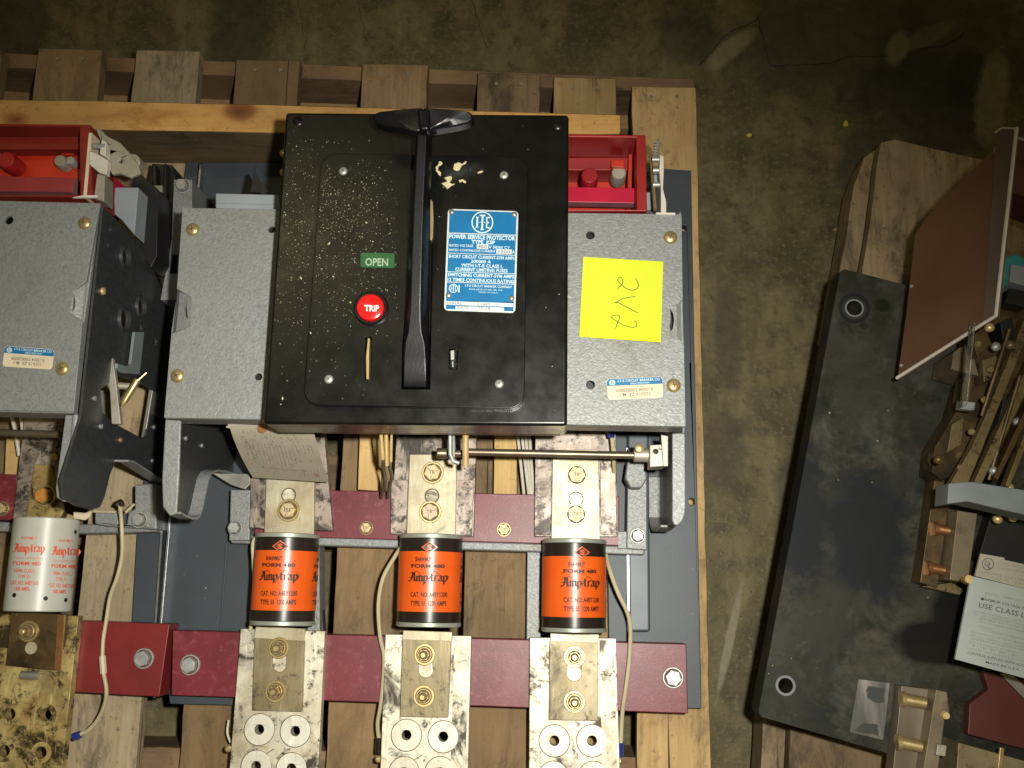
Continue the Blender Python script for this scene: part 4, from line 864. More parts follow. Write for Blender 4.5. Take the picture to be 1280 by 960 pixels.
for st in (hw([(180, 270), (225, 228), (243, 195), (240, 155), (215, 125), (185, 130), (170, 160), (190, 190), (230, 225), (280, 265), (330, 288), (385, 295), (430, 275), (452, 240), (440, 190), (408, 138)]),
           hw([(412, 378), (330, 388), (250, 405), (180, 445), (148, 457), (190, 457), (300, 515), (460, 595)]), hw([(172, 800), (180, 765), (200, 715), (218, 660), (212, 630), (175, 622), (125, 635), (108, 652), (140, 680), (200, 715), (270, 755), (340, 778), (400, 787), (440, 775), (448, 745), (435, 715), (410, 698)])):
    b.stroke([npx(*p) for p in st], .010, lambda u, w: note(u, w, .0003), 1)
o = b.build('sticky_note', [m_postit, m_pencil]); o['label'] = 'bright yellow square sticky note with handwriting on the grey breaker sheet'; o['category'] = 'sticky note'
b = B(); A_, B_, C_, D_ = [Vector((x, y, 0)) for x, y in ((286, 530), (391, 534), (411, 603), (316, 597))]
def tagp(u, w, dz=0):
    q = A_.lerp(B_, u).lerp(D_.lerp(C_, u), w); q.x += -12 * w * (1 - w) * (1 - u * .6); z = .312 - .10 * w ** 1.25 - .0; return P(q.x, q.y, z + dz)
n = 12; vs = [tagp(i / n, j / n) for j in range(n + 1) for i in range(n + 1)]
b.add(vs, [(j * (n + 1) + i, j * (n + 1) + i + 1, (j + 1) * (n + 1) + i + 1, (j + 1) * (n + 1) + i) for j in range(n) for i in range(n)])
b.add([tagp(0, 0), tagp(0, .0) + Vector((-.003, -.003, -.001)), tagp(0, 1 / n)], [(0, 1, 2)])
tr = random.Random(5); tp = lambda u, w: tagp(u, w, .0005)
for i in range(17):
    u = .14 + i * .047; b.stroke([(u, .10 + .02 * (i % 2)), (u + .03, .4), (u + .01, .72 + .2 * (i > 11))], .0035 if i % 4 else .006, tp, 1)
for i in range(120):
    u, w = tr.uniform(.08, .9), tr.uniform(.1, .9); b.stroke([(u, w), (u + tr.uniform(.005, .012), w + tr.uniform(.01, .03))], .007, tp, 1)
for i in range(26):
    u, w = .10 + tr.random() * .14, .3 + tr.random() * .35; b.stroke([(u, w), (u + tr.uniform(-.02, .03), w + tr.uniform(-.05, .05))], .006, tp, 1)
b.stroke([(.2, .80), (.75, .82)], .006, tp, 1)
for i in range(9): b.stroke([(.84 + .006 * i, .84 + .01 * (i % 3)), (.85 + .006 * i, .90)], .006, tp, 2)
b.text("A", tp, .3, .07, .33, .07, .02, 1); 
o = b.build('paper_tag', [m_tag, m_tagink, m_tagred]); o['label'] = 'grey paper tag with faint writing hanging below the black cover'; o['category'] = 'tag'
b = B(); q = tagp(.40, .05) + Vector((0, 0, .001)); b.lathe(q, [(.0048, 0), (.0048, .0008), (.002, .0008)], 20); b.build('eyelet', m_copper, o)

# ================================================================== LEFT BREAKER
lb = thing('power_breaker', (-.6, .2, ZP), 'left breaker without cover, dark side plate full of holes, white fuse below', 'breaker')
XS = P(125, 256, ZG).x
b = B(); b.prism(pl([(-90, 249), (125, 254), (108, 351), (91, 364), (87, 391), (103, 402), (92, 515), (-90, 511)], ZG), (0, 0, -.004), holes=[circ(11, 275, ZG, .0042)]); b.build('grey_front_sheet', m_hammer, lb, bevel=.0016, seg=3)
b = B(); b.prism([P(108, 352, ZG - .005), P(103, 401, ZG - .005), P(87, 391, ZG - .0006), P(91, 364, ZG - .0006)], (0, 0, -.003), holes=[[P(x, y, ZG - .0014) for x, y in ((92, 368), (94.5, 376), (93.5, 385), (90, 390), (91.5, 380))]]); b.build('sheet_flap', m_hammer, lb)
b = B(); b.prism(pl([(-90, 509), (91, 513), (91, 517), (-90, 513)], ZG - .002), (0, 0, -.03)); b.build('front_sheet_skirt', m_hammer, lb, bevel=.001)
b = B(); b.prism(pl([(98, 268), (125, 258), (90, 515), (86, 515)], ZG - .0045), (0, 0, -.012)); b.build('front_edge_flange', m_hammer, lb, bevel=.003, seg=3)
for px, py in ((106, 279), (78, 461)): dome_screw(px, py, ZG, lb)
outl = [(126, 258), (150, 283), (170, 305), (188, 336), (203, 370), (213, 410), (209, 500), (200, 570), (193, 604), (150, 578), (141, 578), (135, 592), (128, 620), (122, 634), (112, 637), (92, 632), (76, 622), (74, 600), (98, 520)]
loopS = plx(outl, XS + .001, ZR + .004)
win = plx([(122, 487), (146, 470), (172, 478), (185, 485), (189, 494), (180, 545), (175, 548), (138, 528), (125, 515)], XS + .001)
hs = [circx(134, 287, XS + .001, .0028, 12), circx(131, 306, XS + .001, .0030, 12), circx(152, 321, XS + .001, .0095, 20), circx(172, 383, XS + .001, .0100, 20), circx(151, 399, XS + .001, .0110, 20), circx(191, 427, XS + .001, .0045, 14), circx(172, 410, XS + .001, .0048, 14)]
b = B(); b.prism(loopS, (.0025, 0, 0), holes=[win] + hs); b.build('side_plate', m_hammer_shade, lb, bevel=.0006, seg=2)
for h_ in (2, 3, 4):
    c = sum(hs[h_], Vector()) / len(hs[h_]); rr = (.0095, .0100, .0110)[h_ - 2]
    b = B(); b.lathe(c + Vector((.0026, 0, 0)), [(rr + .0001, 0), (rr + .0001, .003), (rr + .0014, .003), (rr + .0020, 0)], 28, 0, 'X', cap=False); b.build('hole_collar', m_hammer_shade, lb)
b = B(); b.prism(pl([(81, 518), (94, 519), (84, 618), (80, 628), (70, 622), (69, 610)], ZG - .002), (0, 0, -.003)); b.build('leg_flange', m_hammer, lb, bevel=.0015, seg=2)
b = B(); e0 = [P(95, 519, ZG - .002), P(86, 614, ZG - .002), P(81, 626, ZG - .003)]; b.tube(e0, .0028, 10); b.build('leg_rolled_edge', m_hammer, lb)
pth = plx([(143, 577), (150, 578), (193, 605)], XS + .0035, ZR + .004); ribbon(pth, .014).build('plate_hem', m_hammer, lb)
for px, py, mt in ((125, 533, m_steel), (192, 534, m_steel), (190, 576, m_steel), (117, 498, m_steel), (150, 550, m_brass)):
    q = PX(px, py, XS + .0036); b = B(); b.lathe(q, [(.0024, 0), (.0024, .002), (.0014, .0026)], 14, 0, 'X'); b.build('rivet', mt, lb)
q = PX(128, 364, XS + .0036); b = B(); b.lathe(q, [(.0038, 0), (.0034, .002), (.001, .003)], 16, 0, 'X'); b.build('rivet', m_brass_hi, lb)
# latch parts in the window
def xp(pa, X, th, mt, name, par=None, bev=.0006):
    b = B(); b.prism(plx(pa, X), (th, 0, 0)); return b.build(name, mt, par or lb, bevel=bev, seg=2)
xp([(165, 415), (177, 415), (174, 445), (171, 468), (148, 466), (143, 460), (143, 454), (156, 458), (160, 455)], XS + .006, .003, m_insul, 'latch_tab')
b = B(); b.prism(pl([(129, 440), (133, 441), (141, 448), (145, 476), (151, 530), (139, 530), (137, 490), (130, 460)], .29), (0, 0, -.006)); b.build('latch_blade', m_cast, lb, bevel=.001)
b = B(); b.tube([P(143, 482, .285), P(164, 483, .275)], .0034, 12); b.build('latch_pin', m_cast, lb)
b = B(); b.tube([P(152, 508, .30), P(156, 501, .30), P(172, 475, .298)], [.0012, .0030, .0032], 12); b.tube([P(172, 476, .298), P(183, 466, .296)], .0009, 8); b.build('brass_latch_pin', m_brass, lb)
# open side of the window seen behind
b = B(); b.prism(pl([(186, 486), (191, 488), (181, 548), (176, 548)], .19), (0, 0, -.04)); b.build('window_lip', m_steel_d, lb, bevel=.0008)
b = B(); b.prism(pl([(122, 488), (132, 488), (138, 528), (125, 516)], .2), (0, 0, -.02)); b.build('inner_web', m_steel_d, lb)
# base rail and cross member of the left breaker
b = B(); b.prism(pl([(233, 203), (248, 203), (vx(248, 203, 880), 870), (vx(248, 203, 780) - 1, 780), (165, 780), (172, 660)], ZR), (0, 0, -.014)); b.build('base_rail', m_slate, lb, bevel=.001)
b = B(); b.prism(pl([(218, 400), (221, 400), (195.5, 780), (193, 780)], ZR + .010), (0, 0, -.012)); b.build('rail_lip', m_lip, lb)
b = B(); b.prism(pl([(-60, 650), (100, 655), (196, 656), (196, 665), (100, 667), (-60, 663)], .160), (0, 0, -.03)); b.build('cross_member', m_hammer, lb, bevel=.002, seg=3)
b = B(); b.prism(pl([(168, 606), (195, 604), (196, 662), (134, 658), (118, 655), (118, 640), (145, 640), (149, 655), (158, 655), (160, 640), (168, 636)], .176), (0, 0, -.035)); b.build('end_bracket', m_hammer, lb, bevel=.002, seg=2)
hex_bolt(175, 650, .176, lb, .0088, .0062, .006, m_steel, m_steel)
mar([(-60, 590), (22, 593), (18, 650), (-60, 648)], .172, .02, m_maroon, lb)
hex_bolt(3, 636, .172, lb, .0080, .0060, .004, m_brass, m_pale_head)
mar([(70, 775), (212, 780), (199, 871), (70, 864)], .168, .028, m_maroon_l, lb)
hex_bolt(180, 823, .168, lb, .0105, .0078, .006, m_steel, m_steel)
b = B(); b.prism(pl([(30, 521), (73, 522), (64, 655), (16, 648)], ZB), (0, 0, -.012)); b.build('upper_bus_bar', m_silver_dirty, lb, bevel=.0008)
b = B(); b.prism(pl([(43, 580), (64, 582), (80, 640), (92, 645), (92, 655), (32, 650)], ZB + .005), (0, 0, -.004)); b.build('fuse_blade', m_silver_yel, lb, bevel=.0006)
hex_bolt(57, 620, ZB + .005, lb, .0118, .0082, .0065, m_brass, m_orange_head)
hex_bolt(70, 572, .175, lb, .0060, .0045, .004, m_brass, m_brass)
b = B(); b.prism(pl([(92, 640), (108, 641), (116, 634), (112, 646), (106, 650), (92, 648)], .196), (0, 0, -.003)); b.build('torn_cardboard', m_cream, lb)
b = B(); b.tube([P(-30, 540, .262), P(76, 543, .262)], .0036, 12); b.build('operating_shaft', m_rod, lb)
for xa, xb in ((14, 26), (26, 32)): wire([(xa, 516, .17), ((xa + xb) / 2, 545, .17), (xb - 2, 570, .168)], .0020, m_wirew, lb)
b = B(); b.prism(pl([(8, 548), (27, 548), (22, 595), (6, 594)], .150), (0, 0, -.025)); b.build('spacer_strip', m_spacer, lb)
# white fuse
fx = P(53, 705, ZF).x; ya, yb = P(58, 646, .2307).y, P(50, 765, .2307).y; fc = Vector((fx, (ya + yb) / 2, ZF)); L3 = (ya - yb) / 2
b = B(); b.lathe(fc, [(FR - .001, -L3), (FR, -L3 + .001), (FR, L3 - .001), (FR - .001, L3)], 56, 0, 'Y'); pj_ = cylproj(fx, ZF, FR + .0004)
def wblock(x0, dyy, k=1):
    X = lambda a: x0 + a * k; Y = lambda a: a + dyy
    b.text("SHAWMUT", pj_, X(7), Y(674), X(27), Y(675), 4, 1, .01); blackletter(b, 'Amp-trap', pj_, X(-2), Y(690), X(37), 11, 1); sinewave(b, pj_, X(2), X(38), Y(685), 6, 1, .4)
    b.text("Current Limiting Fuse", pj_, X(-1), Y(698), X(33), Y(699), 2.4, 1, 0); b.text("FORM 480", pj_, X(-3), Y(706), X(32), Y(707), 4.5, 1, .03)
    b.text("NEMA CLASS L", pj_, X(-1), Y(715), X(25), Y(716), 4.6, 1, .01); b.text("TYPE 55", pj_, X(3), Y(722.5), X(18), Y(723), 4.4, 1, .01)
    b.text("CAT. NO. A4BY1600", pj_, X(-6), Y(730.5), X(29), Y(731.5), 5, 1, .02); b.text("1600 AMPS.", pj_, X(-1), Y(738), X(18), Y(738.5), 4.6, 1, .03)
wblock(19, 0); wblock(67, 3.5, .9)
wf = b.build('fuse', [m_fwhite, m_redink], lb, origin=fc); wf['label'] = 'white fuse with orange red print'
for px, py in ((18, 744), (57, 748), (82, 750), (94, 665)):
    q = cylproj(fx, ZF, FR)(px, py); b = B(); d = (q - Vector((fx, q.y, ZF))).normalized(); b.tube([q - d * .001, q + d * .0006], .0022, 12); b.build('pin', m_fblack, wf)
b = B(); b.prism(pl([(-60, 766), (98, 770), (73, 1000), (-60, 1000)], ZB), (0, 0, -.0115), holes=[circ(x, y, ZB, .0058) for x, y in ((12, 893), (57, 894), (5, 939), (51, 941))]); b.build('lower_bus_bar', m_silver_yel, lb, bevel=.0008)
b = B(); b.prism(pl([(14, 765), (82, 768), (80, 800), (66, 838), (7, 832)], ZBL), (0, 0, -.0065)); b.build('contact_plate', m_copper_dk, lb, bevel=.0006)
b = B(); b.prism(pl([(72, 768), (80, 769), (76, 838), (68, 838)], ZBL + .001), (0, 0, -.002)); b.build('copper_edge', m_copper, lb)
stud_nut(36, 789, ZBL, lb, .0106)
b = B(); b.lathe(P(39, 810, ZBL + .0002), [(.0062, 0), (.0062, .0005)], 18); b.build('slot_floor', m_blade, lb)
b = B(); b.lathe(P(27, 844, ZB + .002), [(.0042, 0), (.0042, .018)], 14, 0, 'X'); b.build('loose_stud', m_steel_d, lb)
for x, y in ((12, 893), (57, 894), (5, 939), (51, 941)):
    b = B(); b.prism(circ(x, y, ZB + .002, .0105, 28), (0, 0, -.0018), holes=[circ(x, y, ZB + .002, .0060, 20)]); b.build('terminal_disc', m_silver_yel, lb, bevel=.0005, seg=1)
wire([(150, 632, .19), (152, 655, .195), (153, 690, .19), (147, 720, .185), (138, 745, .18), (133, 775, .178), (129, 800, .178), (128, 822, .178)], .0020, m_wire, lb)
wire([(128, 820, .178), (129.5, 842, .178)], .0034, m_wire, lb, 'wire_splice')
wire([(129.5, 842, .178), (133, 862, .178), (131, 880, .172), (122, 900, .165), (110, 913, .16), (100, 918, .16)], .0021, m_wire, lb)
wire([(101, 918, .16), (92, 921, .16)], .0038, m_blue_t, lb, 'crimp_sleeve')
b = B(); b.lathe(P(86, 920, .16), [(.0035, 0), (.003, .004)], 12); b.build('terminal_screw', m_steel_d, lb)
wire([(117, 639, .178), (145, 640, .178)], .0016, m_wire, lb); wire([(157, 640, .178), (168, 630, .178)], .0014, m_wire, lb)
wire([(146, 632, .19), (150, 627, .19), (153, 633, .19)], .003, m_fblack, lb, 'wire_knot')
maker_label([(6, 432), (68, 437), (65, 462), (3, 458)], ZG, lb, lt, 3)
# red housing with knob and posts
rl = red_box([(-90, 153), (113, 246)], ZG - .002, lb, None, None, None, 14, depth=.052, mt=m_red_darker)
b = B(); b.prism(pl([(-90, 218), (94, 222), (90, 240), (-90, 238)], ZG - .028), (0, 0, -.012), ms=1); b.build('clear_red_bar', [M('dusky_red_bar', (.30, .03, .035), (.24, .03, .035), 40, rough=.3), m_mauve], rl, bevel=.0006)
b = B(); b.lathe(P(22, 211, ZG - .038), [(.0090, 0), (.0090, .020), (.0080, .0225)], 12); b.build('red_knob', M('red_knob', (.34, .012, .012), None, 60, rough=.4), rl, bevel=.0006)
for px, py in ((83, 208), (7, 206)):
    b = B(); b.lathe(P(px, py, ZG - .040), [(.0065, 0), (.0065, .012), (.0055, .014)], 20); b.build('white_post', m_cast, rl)
    b = B(); b.lathe(P(px + 11, py - 2, ZG - .040), [(.0045, 0), (.0045, .01), (.004, .011)], 16); b.build('steel_pin', m_steel, rl)
for xa in (76, 3):
    b = B(); b.prism(pl([(xa, 184), (xa + 15, 185), (xa + 15, 194), (xa, 193)], ZG - .035), (0, 0, -.03)); b.build('red_stop', m_redor, rl, bevel=.0006)
b = B(); b.prism(pl([(111, 166), (115, 166), (108, 246), (104, 246)], ZG - .001), (0, 0, -.02)); b.build('housing_edge_trim', m_cream, lb)
b = B(); b.prism(pl([(104, 244), (122, 244), (122, 247), (90, 247)], ZG + .001), (0, 0, -.003)); b.build('sheet_tab', m_edge, lb)
# pale linkage arms right of the housing
b = B(); b.prism(pl([(119, 160), (126, 162), (134, 170), (150, 178), (163, 192), (174, 208), (176, 216), (163, 222), (150, 217), (140, 218), (134, 205), (130, 186)], .333), (0, 0, -.004), holes=[circ(133, 182, .333, .0028), circ(152, 201, .333, .0024)]); b.build('link_arm', m_cast, lb, bevel=.001)
b = B(); b.prism(pl([(111, 188), (122, 192), (135, 200), (133, 218), (124, 216), (111, 205)], .341), (0, 0, -.008)); b.build('link_bridge', m_edge, lb, bevel=.001)
b = B(); b.prism(pl([(127, 173), (133, 178), (132, 196), (124, 192)], .343), (0, 0, -.01)); b.build('link_tab', m_edge, lb, bevel=.0008)
b = B(); b.prism(pl([(121, 217), (131, 218), (130, 252), (117, 248)], .334), (0, 0, -.02)); b.build('link_post', m_cast, lb, bevel=.0008)
b = B(); b.lathe(P(170, 209, .318), [(.009, 0), (.009, .012)], 18); b.build('link_roller', m_cast, lb, bevel=.001)
b = B(); b.lathe(P(117, 183, .341), [(.0028, 0), (.0028, .012)], 12, 0, 'X'); b.build('pivot_pin', m_steel, lb)
b = B(); b.prism(pl([(132, 220), (141, 219), (136, 262), (128, 256)], .27), (0, 0, -.04)); b.build('crimson_bar', m_pink, lb)
b = B(); b.prism(pl([(139, 234), (173, 234), (168, 294), (152, 275), (136, 262)], .26), (0, 0, -.06)); b.prism(pl([(139, 234), (173, 234), (172, 247), (138, 247)], .2606), (0, 0, -.003)); b.build('grey_moulding', m_greyblk, lb, bevel=.001)
b = B(); b.prism(pl([(140, 216), (166, 217), (160, 233), (140, 233)], .24), (0, 0, -.05)); b.build('brown_spacer', m_wood_x, lb)
# black barriers
b = B(); b.prism(pl([(165, 208), (198, 237), (196, 320), (188, 335), (168, 300), (173, 240), (160, 233)], .235), (0, 0, -.07)); b.build('black_barrier', m_blackpl, lb, bevel=.001)
b = B(); b.tube([P(166, 209, .238), P(164, 220, .238), P(160, 233, .238)], .001, 6); b.build('barrier_wire', m_steel, lb)
b = B(); b.prism(pl([(190, 204), (215, 206), (219, 222), (214, 300), (203, 360), (193, 330), (197, 236), (186, 226)], .19), (0, 0, -.05), ); b.build('black_frame', m_blackpl, lb, bevel=.001)
for pa in ([(190, 206), (195, 206), (198, 300), (193, 300)], [(205, 204), (208, 204), (207, 330), (203, 340)]):
    b = B(); b.prism(pl(pa, .203), (0, 0, -.012)); b.build('frame_rib', m_fblack, lb, bevel=.001)
b = B(); b.prism(pl([(192, 232), (203, 232), (203, 240), (192, 240)], .206), (0, 0, -.004)); b.build('frame_clip', m_steel_d, lb)

# ================================================================== RIGHT PALLET AND SWITCH ASSEMBLY
rp = thing('pallet', (.55, .3, 0), 'weathered grey wooden pallet under the dark switch panel at right', 'pallet')
def rboard(pa, z, th, mt, nm='deck_board'):
    b = B(); rough_board(b, pa, z, th, amp=.002); return b.build(nm, mt, rp, bevel=.001, seg=1)
rboard([(1101, 178), (1118, 174), (1232, 200), (1340, 226), (1240, 560), (1040, 560), (1070, 400)], ZP, .018, m_wood_grey)
rboard([(1068, 232), (1080, 196), (1101, 182), (1096, 240), (1075, 420), (1035, 420)], .075, .05, m_wood_grey, 'block')
rboard([(1246, 236), (1268, 246), (1248, 395), (1225, 395)], .14, .016, m_wood_pale)
rboard([(988, 910), (1108, 938), (1104, 1010), (984, 1010)], ZP, .018, m_wood, 'deck_board')
rboard([(954, 895), (986, 908), (982, 1010), (950, 1010)], .085, .05, m_wood_grey, 'block')
rboard([(1100, 780), (1420, 860), (1400, 1000), (1080, 940)], .07, .02, m_wood_grey, 'lower_board')

sw = thing('switch_assembly', (.5, .1, ZP), 'dark grimy switch panel with copper bars on the right pallet', 'switch')
zs = .215
b = B(); b.prism(rrect((1051, 335), (1420, 430), (1310, 1000), (947, 895), .006, zs, 4), (0, 0, -.035), holes=[circ(1068, 385, zs, .0078, 20), circ(982, 857, zs, .0070, 20)]); panel2 = b.build('base_panel', m_darkpan, sw, bevel=.003, seg=3)
for (px, py, r0, r1, mt) in ((1068, 385, .0125, .0160, m_insul), (982, 857, .0072, .0095, M('worn_panel_ring', (.16, .16, .17), None, 60, rough=.4))):
    b = B(); b.prism(circ(px, py, zs + .0006, r1, 28), (0, 0, -.0005), holes=[circ(px, py, zs + .0006, r0, 28)]); b.build('mounting_ring', m_darkpan if px > 1000 else mt, panel2)
    b = B(); b.prism(circ(px, py, zs + .001, .0095 if px > 1000 else .0080, 24), (0, 0, -.0009), holes=[circ(px, py, zs + .001, .0080 if px > 1000 else .0071, 24)]); b.build('hole_rim', mt, panel2)
# grease and soot stains belong to the panel's paint
for px, py, rx, ry, e, colr in ((1103, 382, .0095, .0085, .5, (.012, .015, .007)), (1080, 407, .005, .005, .4, (.018, .021, .011)), (1092, 345, .008, .004, .4, (.02, .022, .012)), (1062, 343, .009, .006, .4, (.022, .025, .013)),
                                (1165, 800, .042, .022, .7, (.006, .006, .005)), (1195, 770, .03, .034, .6, (.006, .006, .005)), (1185, 818, .05, .012, .5, (.008, .008, .006)), (1085, 660, .05, .085, 1.5, (.014, .016, .018)), (1000, 640, .03, .09, 1.3, (.014, .016, .017))):
    q = P(px, py, zs) - Vector(panel2.location) - wloc(sw); panel_c = mixc(panel_nt, patch(panel_nt, q.x, q.y, rx, ry, e, px * .01), panel_c, colr)
panel_nt.links.new(panel_c, panel_nt.nodes['Principled BSDF'].inputs['Base Color'])
def rr(pa, z, th, mt, nm, par=None, bev=.0008, **k):
    b = B(); b.prism(pl(pa, z), (0, 0, -th), **k); return b.build(nm, mt, par or sw, bevel=bev)
rr([(1073, 849), (1112, 854), (1104, 925), (1062, 915)], zs + .0015, .0015, m_bare, 'bare_metal_strip', bev=0)
for pa in ([(1084, 858), (1106, 860), (1104, 878), (1090, 877), (1083, 868)], [(1072, 908), (1080, 904), (1098, 906), (1098, 920), (1070, 914)]):
    q = pl(pa, zs + .002); qq = []
    for i_ in range(len(q)):
        for k_ in range(5):
            p_ = q[i_].lerp(q[(i_ + 1) % len(q)], k_ / 5); qq.append(p_ + Vector((noise.noise(p_ * 300), noise.noise(p_ * 300 + Vector((9, 9, 9))), 0)) * .0022)
    b = B(); b.prism(qq, (0, 0, -.0005)); b.build('grease_patch', M('black_patch', (.03, .034, .028), None, 50, rough=.5), sw)
# chips on the panel
b = B()
for px, py in ((1037, 516), (1097, 551), (1110, 513), (961, 842), (966, 832), (1048, 600), (1090, 603), (1160, 747), (989, 823)):
    q = P(px, py, zs + .0004); s_ = .0011 if px in (1037, 1097) else .0006; b.add([q + Vector((s_, 0, 0)), q + Vector((0, s_, 0)), q - Vector((s_, 0, 0)), q - Vector((0, s_, 0)), q + Vector((0, 0, s_))], [(0, 1, 4), (1, 2, 4), (2, 3, 4), (3, 0, 4)])
b.build('paint_chips', m_dust, panel2, kind='stuff', smooth=False)
# brown sheet held up on a slope, with pale sawn edge
o0 = P(1122, 473, .285); u1 = P(1246, 395, .385) - o0; u2 = P(1272, 160, .385) - o0; nn = u1.cross(u2).normalized()
def pq(pts): return [PP(a, c_, o0, nn) for a, c_ in pts]
b = B(); b.prism(pq([(1122, 473), (1133, 392), (1144, 292), (1158, 272), (1243, 185), (1240, 240), (1228, 404)]), nn * -.004); b.build('brown_sheet', m_phen, sw)
b = B(); b.prism(pq([(1228.6, 404), (1240.6, 240), (1244, 166), (1270, 161), (1245, 394)]), nn * -.004); b.build('sheet_strip', m_phen2, sw)
b = B(); pe = pq([(1122, 473), (1246, 395), (1272, 160)]); b.tube([p + nn * .001 * (1 if nn.z > 0 else -1) for p in pe], .0017, 6); b.build('sheet_edge', m_edge, sw)
b = B(); pe = pq([(1244, 166), (1252, 160), (1271, 161)]); b.tube(pe, .001, 6); b.build('sheet_edge', m_edge, sw)
for px, py in ((1139, 358), (1126, 457)):
    b = B(); b.lathe(pq([(px, py)])[0] + Vector((0, 0, .001)), [(.0018, 0), (.0010, .0012)], 10); b.build('sheet_rivet', m_steel, sw)
# clear screen edge going south from the brown sheet
b = B(); b.prism([P(1218, 402, .385), P(1219.5, 402, .385), P(1209, 506, .36), P(1207.5, 506, .36)], (0, 0, -.010)); b.build('clear_screen', m_clear, sw)
rr([(1200, 500), (1220, 503), (1218, 513), (1198, 511)], .31, .008, m_steel, 'screen_nut')
for px, py in ((1254, 192), (1240, 342)):
    b = B(); b.lathe(P(px, py, .36), [(.010, 0), (.010, .004), (.006, .004), (.005, .007)], 16, 0); b.build('screen_stud', m_steel_d, sw)
# far part beyond the sheet
rr([(1272, 170), (1320, 178), (1320, 260), (1265, 240)], .30, .05, M('oxblood_block', (.12, .035, .022), None, 40, rough=.5), 'oxblood_block')
b = B(); b.tube([P(1268, 172, .33), P(1300, 180, .33)], .0018, 8); b.build('support_rod', m_steel, sw)
rr([(1250, 322), (1272, 318), (1290, 330), (1262, 352), (1245, 372)], .28, .03, m_teal, 'teal_block')
rr([(1264, 330), (1310, 338), (1310, 365), (1262, 352)], .285, .04, m_greyblk, 'grey_moulding')
# copper group
rr([(1236, 372), (1300, 360), (1300, 560), (1188, 596), (1178, 600), (1165, 590), (1168, 560), (1195, 515)], .255, .035, m_copper_dk, 'copper_casting')
rr([(1192, 440), (1212, 426), (1224, 470), (1206, 466), (1189, 461)], .275, .05, m_lugend, 'end_lug')
for pa, z, mt in (([(1282, 395), (1292, 400), (1210, 606), (1188, 604), (1214, 560), (1232, 520)], .300, m_tan_dk), ([(1290, 445), (1300, 455), (1227, 606), (1216, 606)], .305, m_tan_dk),
                  ([(1296, 480), (1302, 490), (1248, 600), (1243, 596)], .31, m_copper_dk), ([(1308, 470), (1315, 480), (1262, 610), (1257, 606)], .315, m_tan_dk)):
    rr(pa, z, .012, mt, 'copper_blade')
for px, py, mt in ((1236, 410, m_brass_hi), (1244, 434, m_steel), (1262, 432, m_tan_dk), (1241, 589, m_steel), (1260, 610, m_brass_hi), (1271, 528, m_steel), (1172, 575, m_copper_dk), (1246, 649, m_brass_hi), (1265, 647, m_brass_hi), (1207, 725, m_brass_hi)):
    b = B(); b.lathe(P(px, py, .30 if py < 640 else .27), [(.0042, 0), (.0042, .003), (.0025, .005), (.0008, .0056)], 14); b.build('contact_screw', mt, sw)
for (x0, y0_, x1, y1_) in ((1227, 520, 1262, 412), (1236, 600, 1275, 470)):
    b = B(); b.tube([P(x0, y0_, .30), P(x1, y1_, .31)], .0018, 8); b.build('contact_rod', m_copper_dk, sw)
rr([(1168, 600), (1190, 604), (1172, 735), (1150, 728)], .240, .025, m_copper_dk, 'lug_bar')
for px, py, L in ((1172, 661, .018), (1164, 710, .018)):
    b = B(); d0 = P(px, py, .244); b.tube([d0, d0 + Vector((.017, -.003, .002))], .0050, 16); b.tube([d0 - Vector((.004, 0, 0)), d0], .0066, 12); b.build('lug_bolt', m_copper, sw)
rr([(1197, 638), (1222, 642), (1210, 728), (1187, 725)], .262, .046, m_lugend, 'end_lug')
rr([(1152, 733), (1190, 728), (1206, 738), (1200, 744)], .235, .015, m_tan_dk, 'lug_foot')
# bluish grey cross insulator (box with bevelled end)
rr([(1186, 604), (1214, 602), (1330, 620), (1330, 655), (1209, 627), (1184, 630)], .345, .030, m_insul, 'cross_insulator', bev=.001)
# small worn pieces crowded round the blades
for pa, z, th, mt, nm in (([(1214, 420), (1232, 408), (1240, 430), (1222, 446)], .292, .03, m_copper_dk, 'contact_block'), ([(1228, 450), (1246, 444), (1250, 470), (1230, 478)], .285, .02, m_tan_dk, 'contact_block'),
                          ([(1250, 402), (1266, 396), (1270, 420), (1254, 426)], .29, .03, m_blackpl, 'dark_spacer'), ([(1205, 470), (1216, 468), (1212, 500), (1200, 500)], .275, .02, m_tan_dk, 'contact_shim'),
                          ([(1190, 530), (1206, 520), (1202, 556), (1184, 566)], .268, .012, m_tan_dk, 'contact_shim'), ([(1254, 500), (1262, 498), (1250, 560), (1240, 562)], .298, .02, m_blackpl, 'dark_spacer'),
                          ([(1262, 360), (1290, 366), (1284, 384), (1256, 378)], .275, .03, m_blackpl, 'dark_spacer')):
    rr(pa, z, th, mt, nm)
b = B(); c_ = P(1171, 575, .245); b.lathe(c_, [(.011, 0), (.011, .006), (.0085, .008), (.005, .008), (.005, .002)], 24); b.build('pivot_boss', m_copper_dk, sw, bevel=.0006)
for px, py in ((1222, 430), (1238, 462), (1230, 500), (1214, 540), (1200, 585)):
    b = B(); b.lathe(P(px, py, .296), [(.0032, 0), (.0032, .002), (.0018, .0036)], 12); b.build('contact_screw', m_brass, sw)
